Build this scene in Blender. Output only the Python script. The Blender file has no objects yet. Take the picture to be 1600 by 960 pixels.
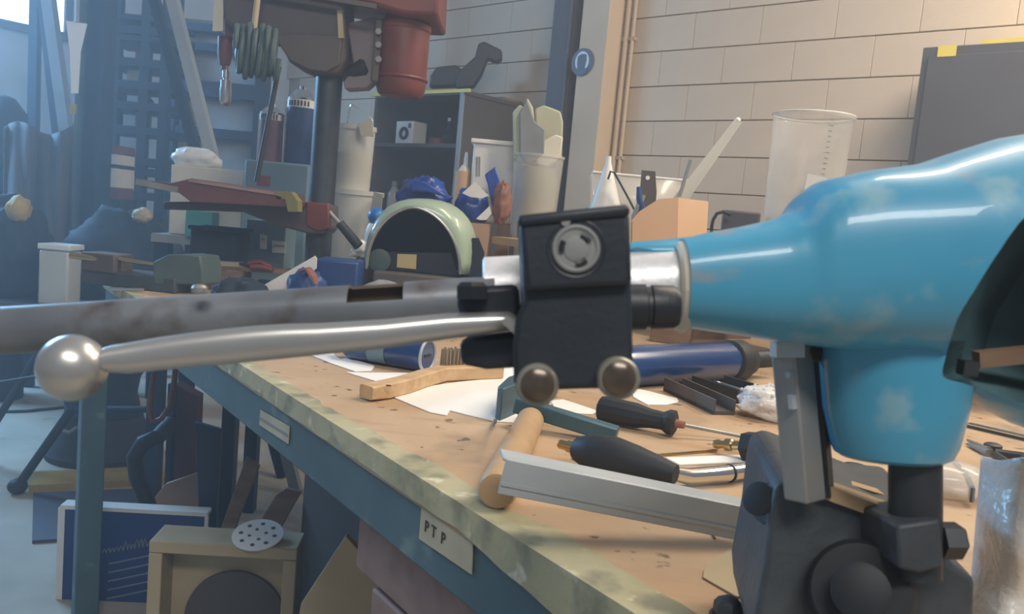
import bpy, math, random
from mathutils import Vector, Matrix, noise
random.seed(7)
# ------------------------------------------------------------------ camera
FPX = 1300.0                 # focal length in pixels of the 1600x960 frame
CAMZ = 1.17
scn = bpy.context.scene
col = scn.collection
cam_data = bpy.data.cameras.new('camera'); cam = bpy.data.objects.new('camera', cam_data)
col.objects.link(cam); scn.camera = cam
cam_data.sensor_width = 36.0; cam_data.lens = FPX / 1600 * 36; cam_data.clip_start = 0.02
RC = Matrix.Rotation(math.radians(90 - 5.93), 3, 'X') @ Matrix.Rotation(math.radians(5.2), 3, 'Z')
cam.matrix_world = Matrix.Translation((0, 0, CAMZ)) @ RC.to_4x4()
cam_data.dof.use_dof = True; cam_data.dof.focus_distance = 1.3; cam_data.dof.aperture_fstop = 16
# ------------------------------------------------------------------ view, world, lights
vs = scn.view_settings
vs.view_transform = 'Standard'; vs.look = 'None'; vs.gamma = 1.0; vs.use_curve_mapping = False
vs.exposure = 0.24
scn.cycles.use_denoising = True
world = bpy.data.worlds.new('world'); scn.world = world; world.use_nodes = True
bg = world.node_tree.nodes['Background']; bg.inputs[0].default_value = (0.66, 0.76, 0.92, 1); bg.inputs[1].default_value = 0.21

def area(name, loc, target, sx, sy, power, rgb):
    l = bpy.data.lights.new(name, 'AREA'); l.shape = 'RECTANGLE'; l.size = sx; l.size_y = sy
    l.energy = power; l.color = rgb
    o = bpy.data.objects.new(name, l); col.objects.link(o); o.location = loc
    o.rotation_euler = (Vector(target) - Vector(loc)).to_track_quat('-Z', 'Y').to_euler()
    return o
WARM = (1.0, 0.86, 0.68)
# the workshop's own bench and wall ceiling tubes hang above the picture (their glints show on the lever ball)
area('ceiling_tube_bench_offscreen', (1.2, 1.6, 3.4), (0.9, 1.9, 0), 0.25, 1.5, 46, WARM)
area('fill_behind_offscreen', (0.4, -1.5, 3.4), (0.5, .6, 0.9), 1.8, 0.5, 58, (1, .95, .88))  # added fill from behind the camera, brightens the surfaces facing it
area('ceiling_tube_wall_offscreen', (2.7, 2.2, 3.4), (2.3, 3.3, 1.2), 0.25, 1.5, 84, WARM)
# the window strip seen at the top left runs on along the back wall beyond the frame
area('window_left_offscreen', (-4.35, 4.76, 2.45), (-0.9, 1.8, 0.6), 1.6, 0.7, 260, (.28, .60, 1))

# ------------------------------------------------------------------ pixel helpers (layout only)
CAM = Vector((0, 0, CAMZ))
def ray(px, py): return RC @ Vector(((px - 800) / FPX, -(py - 480) / FPX, -1.0))
def W(px, py, d): return CAM + ray(px, py) * d
def G(px, py, z=0.9):
    r = ray(px, py); return CAM + r * ((z - CAMZ) / r.z)
def PY(px, py, Y):
    r = ray(px, py); return CAM + r * (Y / r.y)
def J(p):
    q = RC.transposed() @ (Vector(p) - CAM); return (800 + FPX * q.x / -q.z, 480 - FPX * q.y / -q.z, -q.z)
CX, CU, CF = RC @ Vector((1, 0, 0)), RC @ Vector((0, 1, 0)), RC @ Vector((0, 0, -1))
Z = Vector((0, 0, 1))

# ------------------------------------------------------------------ materials
def lin(h):
    h = h.lstrip('#'); o = []
    for i in (0, 2, 4):
        c = int(h[i:i + 2], 16) / 255
        o.append(c / 12.92 if c <= .04045 else ((c + .055) / 1.055) ** 2.4)
    return o
MATS = {}
def M(name, hexc, rough=.6, metal=0, var=.18, scale=9, bump=0, hex2=None, detail=4, trans=0, alpha=1, emit=0, stretch=None, lo=.35, hi=.65, spec=None, coat=0, bscale=None):
    if name in MATS: return MATS[name]
    m = bpy.data.materials.new(name); m.use_nodes = True; nt = m.node_tree; b = nt.nodes['Principled BSDF']
    c = lin(hexc)
    if hex2: a, d = c, lin(hex2)
    else: a, d = [x * (1 - var) for x in c], [min(1, x * (1 + var)) for x in c]
    tc = nt.nodes.new('ShaderNodeTexCoord'); mp = nt.nodes.new('ShaderNodeMapping')
    nt.links.new(tc.outputs['Object'], mp.inputs[0])
    if stretch: mp.inputs['Scale'].default_value = stretch
    nz = nt.nodes.new('ShaderNodeTexNoise'); nz.inputs['Scale'].default_value = scale; nz.inputs['Detail'].default_value = detail
    nt.links.new(mp.outputs[0], nz.inputs['Vector'])
    cr = nt.nodes.new('ShaderNodeValToRGB'); e = cr.color_ramp.elements
    e[0].position = lo; e[0].color = (*a, 1); e[1].position = hi; e[1].color = (*d, 1)
    nt.links.new(nz.outputs['Fac'], cr.inputs[0]); nt.links.new(cr.outputs[0], b.inputs['Base Color'])
    b.inputs['Roughness'].default_value = rough; b.inputs['Metallic'].default_value = metal
    if trans: b.inputs['Transmission Weight'].default_value = trans
    if alpha < 1: b.inputs['Alpha'].default_value = alpha
    if coat: b.inputs['Coat Weight'].default_value = coat
    if spec is not None: b.inputs['Specular IOR Level'].default_value = spec
    if emit:
        nt.links.new(cr.outputs[0], b.inputs['Emission Color']); b.inputs['Emission Strength'].default_value = emit
    if bump:
        n2 = nt.nodes.new('ShaderNodeTexNoise'); n2.inputs['Scale'].default_value = bscale or scale * 5; n2.inputs['Detail'].default_value = 3
        nt.links.new(mp.outputs[0], n2.inputs['Vector'])
        bp = nt.nodes.new('ShaderNodeBump'); bp.inputs['Strength'].default_value = bump; bp.inputs['Distance'].default_value = .004
        nt.links.new(n2.outputs['Fac'], bp.inputs['Height']); nt.links.new(bp.outputs[0], b.inputs['Normal'])
    MATS[name] = m
    return m
def Mover(base, hexc, lo, hi, scale, stretch=None, detail=6, seed=0):
    """adds a second layer (chips, stains, rub marks) of another colour over an existing material"""
    nt = base.node_tree; b = nt.nodes['Principled BSDF']; lk = b.inputs['Base Color'].links[0]
    prev = lk.from_socket
    tc = nt.nodes.new('ShaderNodeTexCoord'); mp = nt.nodes.new('ShaderNodeMapping'); nt.links.new(tc.outputs['Object'], mp.inputs[0])
    if stretch: mp.inputs['Scale'].default_value = stretch
    mp.inputs['Location'].default_value = (seed, seed * 1.7, seed * .3)
    nz = nt.nodes.new('ShaderNodeTexNoise'); nz.inputs['Scale'].default_value = scale; nz.inputs['Detail'].default_value = detail
    nt.links.new(mp.outputs[0], nz.inputs['Vector'])
    cr = nt.nodes.new('ShaderNodeValToRGB'); cr.color_ramp.elements[0].position = lo; cr.color_ramp.elements[1].position = hi
    nt.links.new(nz.outputs['Fac'], cr.inputs[0])
    mx = nt.nodes.new('ShaderNodeMix'); mx.data_type = 'RGBA'
    nt.links.new(cr.outputs[0], mx.inputs['Factor']); nt.links.new(prev, mx.inputs[6]); mx.inputs[7].default_value = (*lin(hexc), 1)
    nt.links.new(mx.outputs[2], b.inputs['Base Color'])
    return base

m_block = M('painted_block', '#cfbdaa', .8, var=.03, scale=3, bump=.15, bscale=60)
m_mortar = M('mortar', '#b3a495', .9, var=.05, scale=12)
m_pier = M('painted_pier', '#cdb9a2', .75, var=.05, scale=3)
m_backwall = M('pale_blue_wall', '#cbd6e0', .8, var=.08, scale=1.5)
m_floor = M('concrete_floor', '#b3a999', .75, var=.14, scale=3, detail=8, bump=.1)
Mover(m_floor, '#6d6862', .6, .72, 5)
m_ply = M('bench_plywood', '#b3926f', .6, hex2='#c7ab8b', scale=5, stretch=(1, 1, 1), detail=7, bump=.12, bscale=70)
Mover(m_ply, '#8d7a68', .58, .75, 7, detail=9, seed=3)
Mover(m_ply, '#6f5d4c', .655, .70, 38, detail=3, seed=8)
Mover(m_ply, '#b08f6e', .52, .70, 9, stretch=(.5, 2.2, 1), detail=8, seed=2)
m_teal = M('teal_paint', '#4a656e', .55, var=.15, scale=7, bump=.05)
Mover(m_teal, '#6f8482', .62, .7, 14)
m_tape = M('yellow_tape', '#a29c78', .65, hex2='#bab290', scale=10, detail=8, bump=.3, bscale=60)
Mover(m_tape, '#7d7c68', .52, .66, 16, detail=10)
Mover(m_tape, '#d2cbb0', .6, .68, 30, detail=8, seed=4)
m_label = M('paper_label', '#b9b096', .8, var=.08, scale=20)
m_ink = M('dark_ink', '#33322f', .8, var=.05)
m_black = M('black_plastic', '#252b34', .45, var=.2, scale=25, bump=.06, bscale=300)
m_blackr = M('black_rubber', '#20252b', .6, var=.2, scale=15)
m_alu = M('brushed_aluminium', '#c9c9c9', .3, 1, var=.06, scale=30, stretch=(1, 12, 12))
m_bright = M('scuffed_aluminium', '#e6e6e8', .4, .3, var=.08, scale=40, bump=.1)
m_lever = M('polished_lever', '#c6c4c0', .3, .75, var=.05, scale=12)
m_tube = M('dull_steel_tube', '#6a7078', .4, .3, hex2='#83878c', scale=14, detail=7)
Mover(m_tube, '#5a4f4a', .56, .7, 25, detail=8)
m_rust = M('rusty_inner_tube', '#6d6357', .8, var=.2, scale=30)
m_blue = M('blue_enamel', '#3f98bd', .36, hex2='#55aacb', scale=6, coat=.3)
Mover(m_blue, '#7fb0c2', .57, .70, 30, detail=4, seed=5)
Mover(m_blue, '#8f9aa4', .60, .68, 24, stretch=(.6, 1, 1.4), detail=5, seed=11)
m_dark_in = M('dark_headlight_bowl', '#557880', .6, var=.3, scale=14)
m_iron = M('cast_iron', '#494e53', .55, .2, var=.2, scale=20, bump=.2, bscale=120)
m_steel = M('worn_steel', '#858786', .42, .45, hex2='#a09e9a', scale=18, stretch=(1, 1, .3))
m_darksteel = M('dark_steel', '#42464a', .5, .6, var=.2, scale=18)
m_zinc = M('galvanised_steel', '#b0b7ba', .4, .15, hex2='#c2c7c8', scale=22, stretch=(.3, 1, 1))
m_chrome = M('chrome', '#d9d6cf', .12, 1, var=.03)
m_brass = M('brass', '#c9b184', .25, 1, var=.06)
m_wood = M('pale_wood', '#c09a70', .6, hex2='#d2b288', scale=10, stretch=(1, 6, 6))
m_handle = M('turned_handle_wood', '#b08d66', .55, hex2='#c3a27a', scale=14, detail=6)
m_woodd = M('dark_wood', '#7a5f49', .7, hex2='#8f7560', scale=9, stretch=(1, 5, 5))
m_pink = M('pinkish_board', '#8a6f68', .75, hex2='#9a7f75', scale=8, stretch=(1, 4, 4))
m_white = M('white_paper', '#efece6', .75, var=.02)
m_whitep = M('white_plastic', '#dcdcd8', .45, var=.04)
m_cream = M('cream_plastic', '#cfc9b8', .5, var=.06)
m_clear = M('clear_plastic', '#e4e0da', .18, var=.02, alpha=.42, spec=.6)
m_milk = M('milky_plastic', '#d6d5cc', .3, var=.03, alpha=.75)
m_bubble = M('bubble_wrap', '#eae6e0', .22, var=.05, scale=60, alpha=.82, bump=.6, bscale=120)
m_red = M('drill_red_paint', '#66302a', .45, hex2='#783c33', scale=7)
Mover(m_red, '#5b4a44', .6, .72, 9)
m_redd = M('dull_red_casting', '#633b37', .55, hex2='#6f4642', scale=6)
m_brown = M('brown_casting', '#5c4e48', .6, hex2='#54504c', scale=6)
m_navy = M('navy_paint', '#23457c', .45, var=.15, scale=5)
m_bluebag = M('blue_polythene', '#24479a', .3, var=.25, scale=9, bump=.3, bscale=40)
m_bluecan = M('dark_blue_can', '#1c3f74', .25, var=.15, scale=4, coat=.4)
m_rack = M('rack_blue_steel', '#1d3349', .6, var=.15, scale=3)
m_dark = M('dark_cloth', '#1d2b38', .85, var=.3, scale=9, bump=.3)
m_drape = M('brown_drape', '#4f5058', .9, hex2='#5d5754', scale=6, bump=.3)
m_cab = M('grey_cabinet', '#4b4e59', .6, var=.08, scale=2)
m_cabd = M('dark_cabinet', '#54504f', .7, var=.12, scale=2)
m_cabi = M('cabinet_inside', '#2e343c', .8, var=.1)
m_yel = M('yellow_sticker', '#e6cf62', .6, var=.05)
m_yelp = M('yellow_plank', '#b89a48', .7, hex2='#a58c58', scale=8)
m_kraft = M('cardboard', '#d2ab88', .8, hex2='#d9b594', scale=4)
m_kraftd = M('brown_cardboard', '#a98a72', .8, hex2='#b3957c', scale=4)
m_mint = M('pale_green_enamel', '#9db09a', .3, var=.05, scale=4, coat=.5)
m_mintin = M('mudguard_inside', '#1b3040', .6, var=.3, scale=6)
m_green = M('green_plastic', '#3f8b86', .5, var=.1)
m_olive = M('olive_hose', '#4a5a58', .55, var=.15, scale=12)
m_greybox = M('grey_blue_box', '#6d8590', .6, var=.1, scale=4)
m_grey = M('mid_grey', '#8b8d8c', .6, var=.1, scale=6)
m_beige = M('beige_board', '#b8a888', .75, var=.1, scale=6)
m_hammer = M('teal_hammer_steel', '#40606c', .45, .3, var=.15, scale=12)
m_pole = M('grey_pole', '#8d949a', .6, var=.12, scale=4)
m_navybox = M('blue_printed_box', '#1d3f78', .55, var=.12, scale=4)
m_redbrown = M('reddish_leather', '#8a5a4c', .6, var=.2, scale=12)
m_glow = M('overcast_sky_pane', '#dff0ff', .5, var=.02, emit=2.2)
m_signblue = M('sign_blue', '#41556f', .5, var=.04)

# ------------------------------------------------------------------ mesh builder
def perp(a):
    a = a.normalized(); t = Z if abs(a.z) < .9 else Vector((1, 0, 0))
    u = a.cross(t).normalized(); return u, a.cross(u).normalized()
class MB:
    def __init__(s): s.v = []; s.f = []; s.mi = []; s.m = 0
    def add(s, vs, fs):
        o = len(s.v); s.v += [Vector(x) for x in vs]; s.f += [[i + o for i in f] for f in fs]; s.mi += [s.m] * len(fs); return s
    def box(s, c, size, yaw=0, axes=None):
        c = Vector(c); a, b, h = [x / 2 for x in size]
        if axes: ex, ey, ez = [Vector(x).normalized() for x in axes]
        else:
            ex = Vector((math.cos(yaw), math.sin(yaw), 0)); ey = Vector((-math.sin(yaw), math.cos(yaw), 0)); ez = Z
        vs = [c + ex * (i * a) + ey * (j * b) + ez * (k * h) for k in (-1, 1) for j in (-1, 1) for i in (-1, 1)]
        return s.add(vs, [(0, 2, 3, 1), (4, 5, 7, 6), (0, 1, 5, 4), (2, 6, 7, 3), (0, 4, 6, 2), (1, 3, 7, 5)])
    def beam(s, p0, p1, w, h, up=Z):
        p0, p1 = Vector(p0), Vector(p1); d = p1 - p0; ex = d.normalized(); ey = Vector(up).cross(ex).normalized(); ez = ex.cross(ey)
        return s.box((p0 + p1) / 2, (d.length, w, h), axes=(ex, ey, ez))
    def prism(s, pts, ext):
        pts = [Vector(p) for p in pts]; n = len(pts); e = Vector(ext)
        return s.add(pts + [p + e for p in pts], [list(range(n))[::-1], list(range(n, 2 * n))] + [(i, (i + 1) % n, n + (i + 1) % n, n + i) for i in range(n)])
    def loft(s, rings, caps=True, closed=True):
        n = len(rings[0]); vs = [p for r in rings for p in r]; fs = []
        for k in range(len(rings) - 1):
            for i in range(n if closed else n - 1):
                j = (i + 1) % n; fs.append((k * n + i, k * n + j, (k + 1) * n + j, (k + 1) * n + i))
        if caps: fs += [list(range(n))[::-1], [(len(rings) - 1) * n + i for i in range(n)]]
        return s.add(vs, fs)
    def lathe(s, o, ax, prof, n=24, caps=True):
        o = Vector(o); ax = Vector(ax).normalized(); u, w = perp(ax); rings = []
        for t, r in prof: rings.append([o + ax * t + (u * math.cos(2 * math.pi * i / n) + w * math.sin(2 * math.pi * i / n)) * max(r, 1e-5) for i in range(n)])
        return s.loft(rings, caps)
    def cyl(s, p0, p1, r0, r1=None, n=20):
        p0, p1 = Vector(p0), Vector(p1); return s.lathe(p0, p1 - p0, [(0, r0), ((p1 - p0).length, r0 if r1 is None else r1)], n)
    def ball(s, c, r, n=24, k=14):
        rr = r if hasattr(r, '__len__') else (r, r, r); c = Vector(c); rings = []
        for j in range(k + 1):
            a = math.pi * j / k; q = max(math.sin(a), 1e-4)
            rings.append([c + Vector((rr[0] * q * math.cos(2 * math.pi * i / n), rr[1] * q * math.sin(2 * math.pi * i / n), -rr[2] * math.cos(a))) for i in range(n)])
        return s.loft(rings)
    def tube(s, path, rad, n=10, sq=1.0, closed=False):
        path = [Vector(p) for p in path]; L = len(path)
        rad = rad if hasattr(rad, '__len__') else [rad] * L
        rings = []; u = None
        for i, p in enumerate(path):
            if closed: t = path[(i + 1) % L] - path[i - 1]
            else: t = path[min(i + 1, L - 1)] - path[max(i - 1, 0)]
            t.normalize()
            u = perp(t)[0] if u is None else (u - t * u.dot(t)).normalized()
            w = t.cross(u)
            rings.append([p + (u * math.cos(2 * math.pi * k / n) + w * math.sin(2 * math.pi * k / n) * sq) * rad[i] for k in range(n)])
        if closed: rings.append(rings[0])
        return s.loft(rings, caps=not closed)
    def torus(s, c, ax, R, r, n=36, k=10):
        u, w = perp(Vector(ax)); return s.tube([Vector(c) + (u * math.cos(2 * math.pi * i / n) + w * math.sin(2 * math.pi * i / n)) * R for i in range(n)], r, k, closed=True)
    smooth = False
    def blob(s, c, r, amp=.2, seed=0, freq=3, zmin=None, n=28, k=18):
        s.smooth = True; c = Vector(c); rings = []
        for j in range(k + 1):
            a = math.pi * j / k; q = max(math.sin(a), 1e-3); ring = []
            for i in range(n):
                d = Vector((q * math.cos(2 * math.pi * i / n), q * math.sin(2 * math.pi * i / n), -math.cos(a)))
                f = 1 + amp * noise.noise(d * freq + Vector((seed * 7.3, seed, 0))) + amp * .5 * noise.noise(d * freq * 2.3 + Vector((seed, 3, 1)))
                p = c + Vector((d.x * r[0] * f, d.y * r[1] * f, d.z * r[2] * f))
                if zmin is not None and p.z < zmin: p.z = zmin + .0005 * (j % 2)
                ring.append(p)
            rings.append(ring)
        return s.loft(rings)
    def grid(s, fn, nu, nv):
        vs = [fn(i / nu, j / nv) for j in range(nv + 1) for i in range(nu + 1)]
        return s.add(vs, [(j * (nu + 1) + i, j * (nu + 1) + i + 1, (j + 1) * (nu + 1) + i + 1, (j + 1) * (nu + 1) + i) for j in range(nv) for i in range(nu)])

def mesh(name, mb, mats, loc, parent=None, bevel=0, solid=0, angle=35, matoff=0, sub=0):
    me = bpy.data.meshes.new(name)
    loc = Vector(loc)
    me.from_pydata([v - loc for v in mb.v], [], mb.f)
    mats = mats if isinstance(mats, (list, tuple)) else [mats]
    for m in mats: me.materials.append(m)
    for p, i in zip(me.polygons, mb.mi): p.material_index = i
    import bmesh
    bm = bmesh.new(); bm.from_mesh(me); bmesh.ops.recalc_face_normals(bm, faces=bm.faces); bm.to_mesh(me); bm.free()
    me.shade_smooth(); me.set_sharp_from_angle(angle=math.radians(95 if mb.smooth else angle))
    o = bpy.data.objects.new(name, me); col.objects.link(o)
    if parent: o.parent = parent
    else: o.location = loc
    if solid:
        md = o.modifiers.new('thickness', 'SOLIDIFY'); md.thickness = solid; md.offset = -1; md.material_offset = matoff
    if sub:
        md = o.modifiers.new('smooth', 'SUBSURF'); md.levels = sub; md.render_levels = sub
    if bevel:
        md = o.modifiers.new('bevel', 'BEVEL'); md.width = bevel; md.segments = 2; md.limit_method = 'ANGLE'; md.angle_limit = math.radians(40)
    return o
class T:
    """a thing: an Empty at its base with its parts as children"""
    def __init__(s, name, label, cat, loc, group=None):
        s.o = bpy.data.objects.new(name, None); col.objects.link(s.o); s.loc = Vector(loc); s.o.location = s.loc
        s.o.empty_display_size = .05
        s.o['label'] = label; s.o['category'] = cat
        if group: s.o['group'] = group
    def p(s, name, mb, mats, sub_of=None, label=None, **k):
        o = mesh(name, mb, mats, s.loc, parent=sub_of or s.o, **k)
        if label: o['label'] = label
        return o
def one(name, label, cat, mb, mats, loc=None, group=None, **k):
    if loc is None:
        lo = [min(v[i] for v in mb.v) for i in range(3)]; hi = [max(v[i] for v in mb.v) for i in range(3)]
        loc = ((lo[0] + hi[0]) / 2, (lo[1] + hi[1]) / 2, lo[2])
    o = mesh(name, mb, mats, loc, **k); o['label'] = label; o['category'] = cat
    if group: o['group'] = group
    return o
def struct(name, mb, mats, **k):
    o = mesh(name, mb, mats, (0, 0, 0), **k); o['kind'] = 'structure'; return o
def text(thing, name, s, size, org, xd, yd, mat, sub_of=None, shear=0):
    cu = bpy.data.curves.new('t', 'FONT'); cu.body = s; cu.size = size; cu.extrude = .0004; cu.shear = shear
    to = bpy.data.objects.new('t', cu); col.objects.link(to)
    dg = bpy.context.evaluated_depsgraph_get(); me = bpy.data.meshes.new_from_object(to.evaluated_get(dg))
    bpy.data.objects.remove(to)
    xd = Vector(xd).normalized(); yd = Vector(yd); yd = (yd - xd * yd.dot(xd)).normalized(); zd = xd.cross(yd)
    org = Vector(org) - thing.loc
    for v in me.vertices: v.co = org + xd * v.co.x + yd * v.co.y + zd * v.co.z
    me.materials.clear(); me.materials.append(mat)
    o = bpy.data.objects.new(name, me); col.objects.link(o); o.parent = sub_of or thing.o
    return o
def boolean_cut(o, cutter_mb, mat):
    c = mesh('cutter', cutter_mb, mat, o.location if not o.parent else o.parent.location)
    c.location = (0, 0, 0)
    par = o.parent; o.parent = None; ol = o.location.copy(); o.location = (0, 0, 0)
    md = o.modifiers.new('cut', 'BOOLEAN'); md.object = c; md.operation = 'DIFFERENCE'; md.solver = 'EXACT'; md.material_mode = 'TRANSFER'
    dg = bpy.context.evaluated_depsgraph_get(); me = bpy.data.meshes.new_from_object(o.evaluated_get(dg))
    me.name = o.name
    o.modifiers.clear(); o.data = me
    me.shade_smooth(); me.set_sharp_from_angle(angle=math.radians(35))
    o.location = ol; o.parent = par
    bpy.data.objects.remove(c)
    return o

# ================================================================== THE ROOM
WU = Vector((-.757, .653, 0)); WN = Vector((-.653, -.757, 0)); W0 = Vector((.59, 5.1, 0))
def wp(t, out=0, z=0): return W0 + WU * t + WN * out + Z * z
def t_at(px, out=0, z=1.7):
    a, b = -3.0, 4.0
    for _ in range(50):
        m = (a + b) / 2
        if J(wp(m, out, z))[0] > px: a = m
        else: b = m
    return a
TN, TF, HW = -3.0, 3.6, 3.4
FZ = -.11
struct("floor", MB().box((-.5, 3, FZ - .05), (14, 14, .1)), m_floor)
wall = struct('wall_right', MB().box(wp((TN + TF) / 2, -.105, HW / 2), (TF - TN, .19, HW), axes=(WU, WN, Z)), m_mortar)
zc = PY(950, 188, 5.1).z; z0 = zc - .2 * math.floor(zc / .2)
blk = None; BL, BH = .4, .2
for r in range(-1, 17):
    za = z0 + r * BH
    if za < 0 or za + BH > HW + .1: continue
    for k in range(18):
        t = TN + BL / 2 + k * BL + (BL / 2 if r % 2 else 0)
        if t + BL / 2 > TF + .02 or za < .55: continue
        if blk is None:
            mb = MB().box((0, 0, 0), (BL - .0022, .03, BH - .006))
            b = mesh('block', mb, m_block, (0, 0, 0), bevel=.002); blk = b
        else:
            b = blk.copy(); col.objects.link(b)
        b.parent = wall
        b.location = wp(t, .004 + random.uniform(-.0006, .0006), za + BH / 2)
        b.rotation_euler = (0, 0, math.atan2(WU.y, WU.x))
BU = WN; CORN = wp(TF)
def bp(s, out=0, z=0): return CORN + WN * s - WU * out + Z * z
wb = struct('wall_back', MB().box(bp(3, -.1, HW / 2), (6, .2, HW), axes=(WN, WU, Z)), m_backwall)
# pier, conduits on the block wall
ta, tb = t_at(933, .19), t_at(891, .19)
struct('wall_pier', MB().box(wp((ta + tb) / 2, .09, HW / 2), (tb - ta, .2, HW), axes=(WU, WN, Z)), m_pier, bevel=.006)
tc_ = t_at(872, .1)
one('steel_channel_post', 'dark grey steel channel running up the wall beside the painted pier', 'steel post',
    MB().box(wp(tc_, .088, HW / 2), (.17, .14, HW), axes=(WU, WN, Z)).box(wp(tc_ - .07, .17, HW / 2), (.02, .03, HW), axes=(WU, WN, Z)), m_cab, bevel=.004)
for i, (px, r, lab) in enumerate(((951, .017, 'thin pale conduit pipe clipped to the block wall beside the pier'), (963, .012, 'thinner pale cable conduit on the open block wall side, second from the pier'))):
    t = ta - (.03, .075)[i]; cd = T('conduit_pipe', lab, 'pipe', wp(t, .03, 0))
    cd.p('pipe', MB().cyl(wp(t, .04, 0), wp(t, .04, HW), r, n=12), m_pier)
    for z in (.9, 1.6, 2.3): cd.p('clip', MB().box(wp(t, .03, z), (r * 3, .04, .02), axes=(WU, WN, Z)), m_mortar)
# round blue mandatory sign on the pier
sc_ = wp(t_at(908, .2, 2.1), .196, 0); ps = PY(908, 97, sc_.y); sc_.z = ps.z
sg = T('safety_sign', 'round blue and white protective equipment sign stuck on the painted pier', 'sign', sc_)
R_ = .082
sg.p('disc', MB().lathe(sc_ - WN * .004, WN, [(0, R_), (.006, R_)], 40), m_signblue)
def sgp(x, y, o=.0055): return sc_ + WU * (-x * R_) + Z * (y * R_) + WN * o
sg.p('head_symbol', MB().prism([sgp(-.62 * math.cos(a) * -1, .05 + .72 * math.sin(a), .003) for a in [i * math.pi * 2 / 28 for i in range(28)]], WN * .001), m_whitep)
sg.p('face_shield_symbol', MB().prism([sgp(x, y, .0045) for x, y in ((-.36, -.5), (.3, -.5), (.42, .1), (.38, .5), (.15, .58), (-.2, .55), (-.4, .4), (-.42, 0))], WN * .001), m_signblue)
sg.p('shoulder_symbol', MB().prism([sgp(x, y, .0045) for x, y in ((-.62, -.45), (.62, -.45), (.4, -.85), (0, -.95), (-.4, -.85))], WN * .001), m_signblue)
# clerestory window on the back wall, far left
s0 = 2.05
wn = struct('window_1', MB().box(bp(s0 + .55, .02, 2.32), (1.5, .05, .26), axes=(WN, WU, Z)), m_glow)
fr = MB()
for dz in (-.15, .15): fr.box(bp(s0 + .55, .04, 2.32 + dz), (1.58, .08, .05), axes=(WN, WU, Z))
for ds in (-.75, -.25, .25, .75): fr.box(bp(s0 + .55 + ds, .04, 2.32), (.05, .08, .3), axes=(WN, WU, Z))
mesh('window_frame', fr, m_rack, (0, 0, 0), parent=wn)

# ================================================================== THE WORKBENCH
BP = G(900, 900, .9); BP.z = 0
U = Vector((-.5785, .8157, 0)); V = Vector((.8157, .5785, 0))
def B(u, v, z=.9): return BP + U * u + V * v + Z * z
UA, UB, BW = -.42, 2.15, 1.5
bench = T('workbench', 'long teal steel workbench with worn plywood top and taped front edge', 'workbench', B(.85, .75, FZ))
um = (UA + UB) / 2
bench.p('bench_top', MB().box(B(um, BW / 2, .885), (UB - UA, BW, .03), axes=(U, V, Z)), m_ply)
ap = bench.p('apron', MB().box(B(um, .012, .838), (UB - UA - .02, .018, .066), axes=(U, V, Z)), m_teal, bevel=.003)
bench.p('apron', MB().box(B(um, BW - .02, .838), (UB - UA - .02, .018, .066), axes=(U, V, Z)), m_teal)
bench.p('end_rail', MB().box(B(UB - .02, BW / 2, .838), (.018, BW - .06, .066), axes=(U, V, Z)), m_teal)
bench.p('end_rail', MB().box(B(UA + .02, BW / 2, .838), (.018, BW - .06, .066), axes=(U, V, Z)), m_teal)
for u, v, zt in ((UB - .02, -.02, .825), (UB - .06, BW - .06, .874), (UA + .05, .05, .874), (UA + .05, BW - .06, .874)):
    bench.p('leg', MB().box(B(u, v, (zt + FZ) / 2), (.065, .065, zt - FZ), axes=(U, V, Z)), m_teal, bevel=.004)
# ragged tape over the front edge
def tapefn(a, b):
    u = UA + .002 + (UB - UA - .004) * a
    n1 = noise.noise(Vector((u * 9, 1, 0))) + .6 * noise.noise(Vector((u * 31, 4, 0)))
    n2 = noise.noise(Vector((u * 7, 9, 0))) + .5 * noise.noise(Vector((u * 26, 2, 0)))
    near = max(0, min(1, (.55 - u) / .5)); vt = .026 + .012 * n1 + .016 * near; zt = .874 + .004 * n2 - .03 * max(0, min(1, (.16 - u) / .3))
    if b < .5: return B(u, vt * (1 - 2 * b) - .0015, .9008 + .0006 * noise.noise(Vector((u * 40, b * 8, 3))))
    return B(u, -.0018 - .0008 * b, .9008 + (zt - .9008) * (2 * b - 1))
bench.p('edge_tape', MB().grid(tapefn, 260, 8), m_tape, label='peeling yellowish tape along the front edge', angle=60)
def sticker(pxs, s):
    P_ = []
    for px, py in pxs:
        # intersect pixel ray with the apron face plane (v = .002)
        r = ray(px, py); o = B(0, .0018, 0); n = V; t = (o - CAM).dot(n) / r.dot(n); P_.append(CAM + r * t)
    st = bench.p('sticker', MB().prism(P_, -V * .0012), m_label, sub_of=ap)
    return st, P_
st, q = sticker([(660, 793), (740, 850), (738, 898), (656, 842)], 0)
text(bench, 'lettering', 'P T  P', .017, q[3] + (q[2] - q[3]) * .1 + (q[0] - q[3]) * .36 - V * .0016, -U, Z, m_ink, sub_of=ap)
st, q = sticker([(408, 641), (453, 667), (451, 694), (406, 664)], 1)
bench.p('printed_line', MB().prism([q[0] + (q[3] - q[0]) * .45 - V * .0014, q[1] + (q[2] - q[1]) * .45 - V * .0014, q[1] + (q[2] - q[1]) * .6 - V * .0014, q[0] + (q[3] - q[0]) * .6 - V * .0014], -V * .0004), m_grey, sub_of=ap)
# raised shelf at the back of the bench
RZ = 1.11
sh = T('bench_riser_shelf', 'raised pale plywood shelf on blocks along the back of the workbench', 'shelf', B(1.1, 1.35, .9))
sh.p('shelf_board', MB().box(B(1.06, 1.33, RZ - .0125), (1.7, .34, .025), axes=(U, V, Z)), m_beige)
for u in (.3, 1.05, 1.8): sh.p('support', MB().box(B(u, 1.35, .9 + (RZ - .025 - .9) / 2), (.03, .26, RZ - .925), axes=(U, V, Z)), m_woodd)

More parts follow.
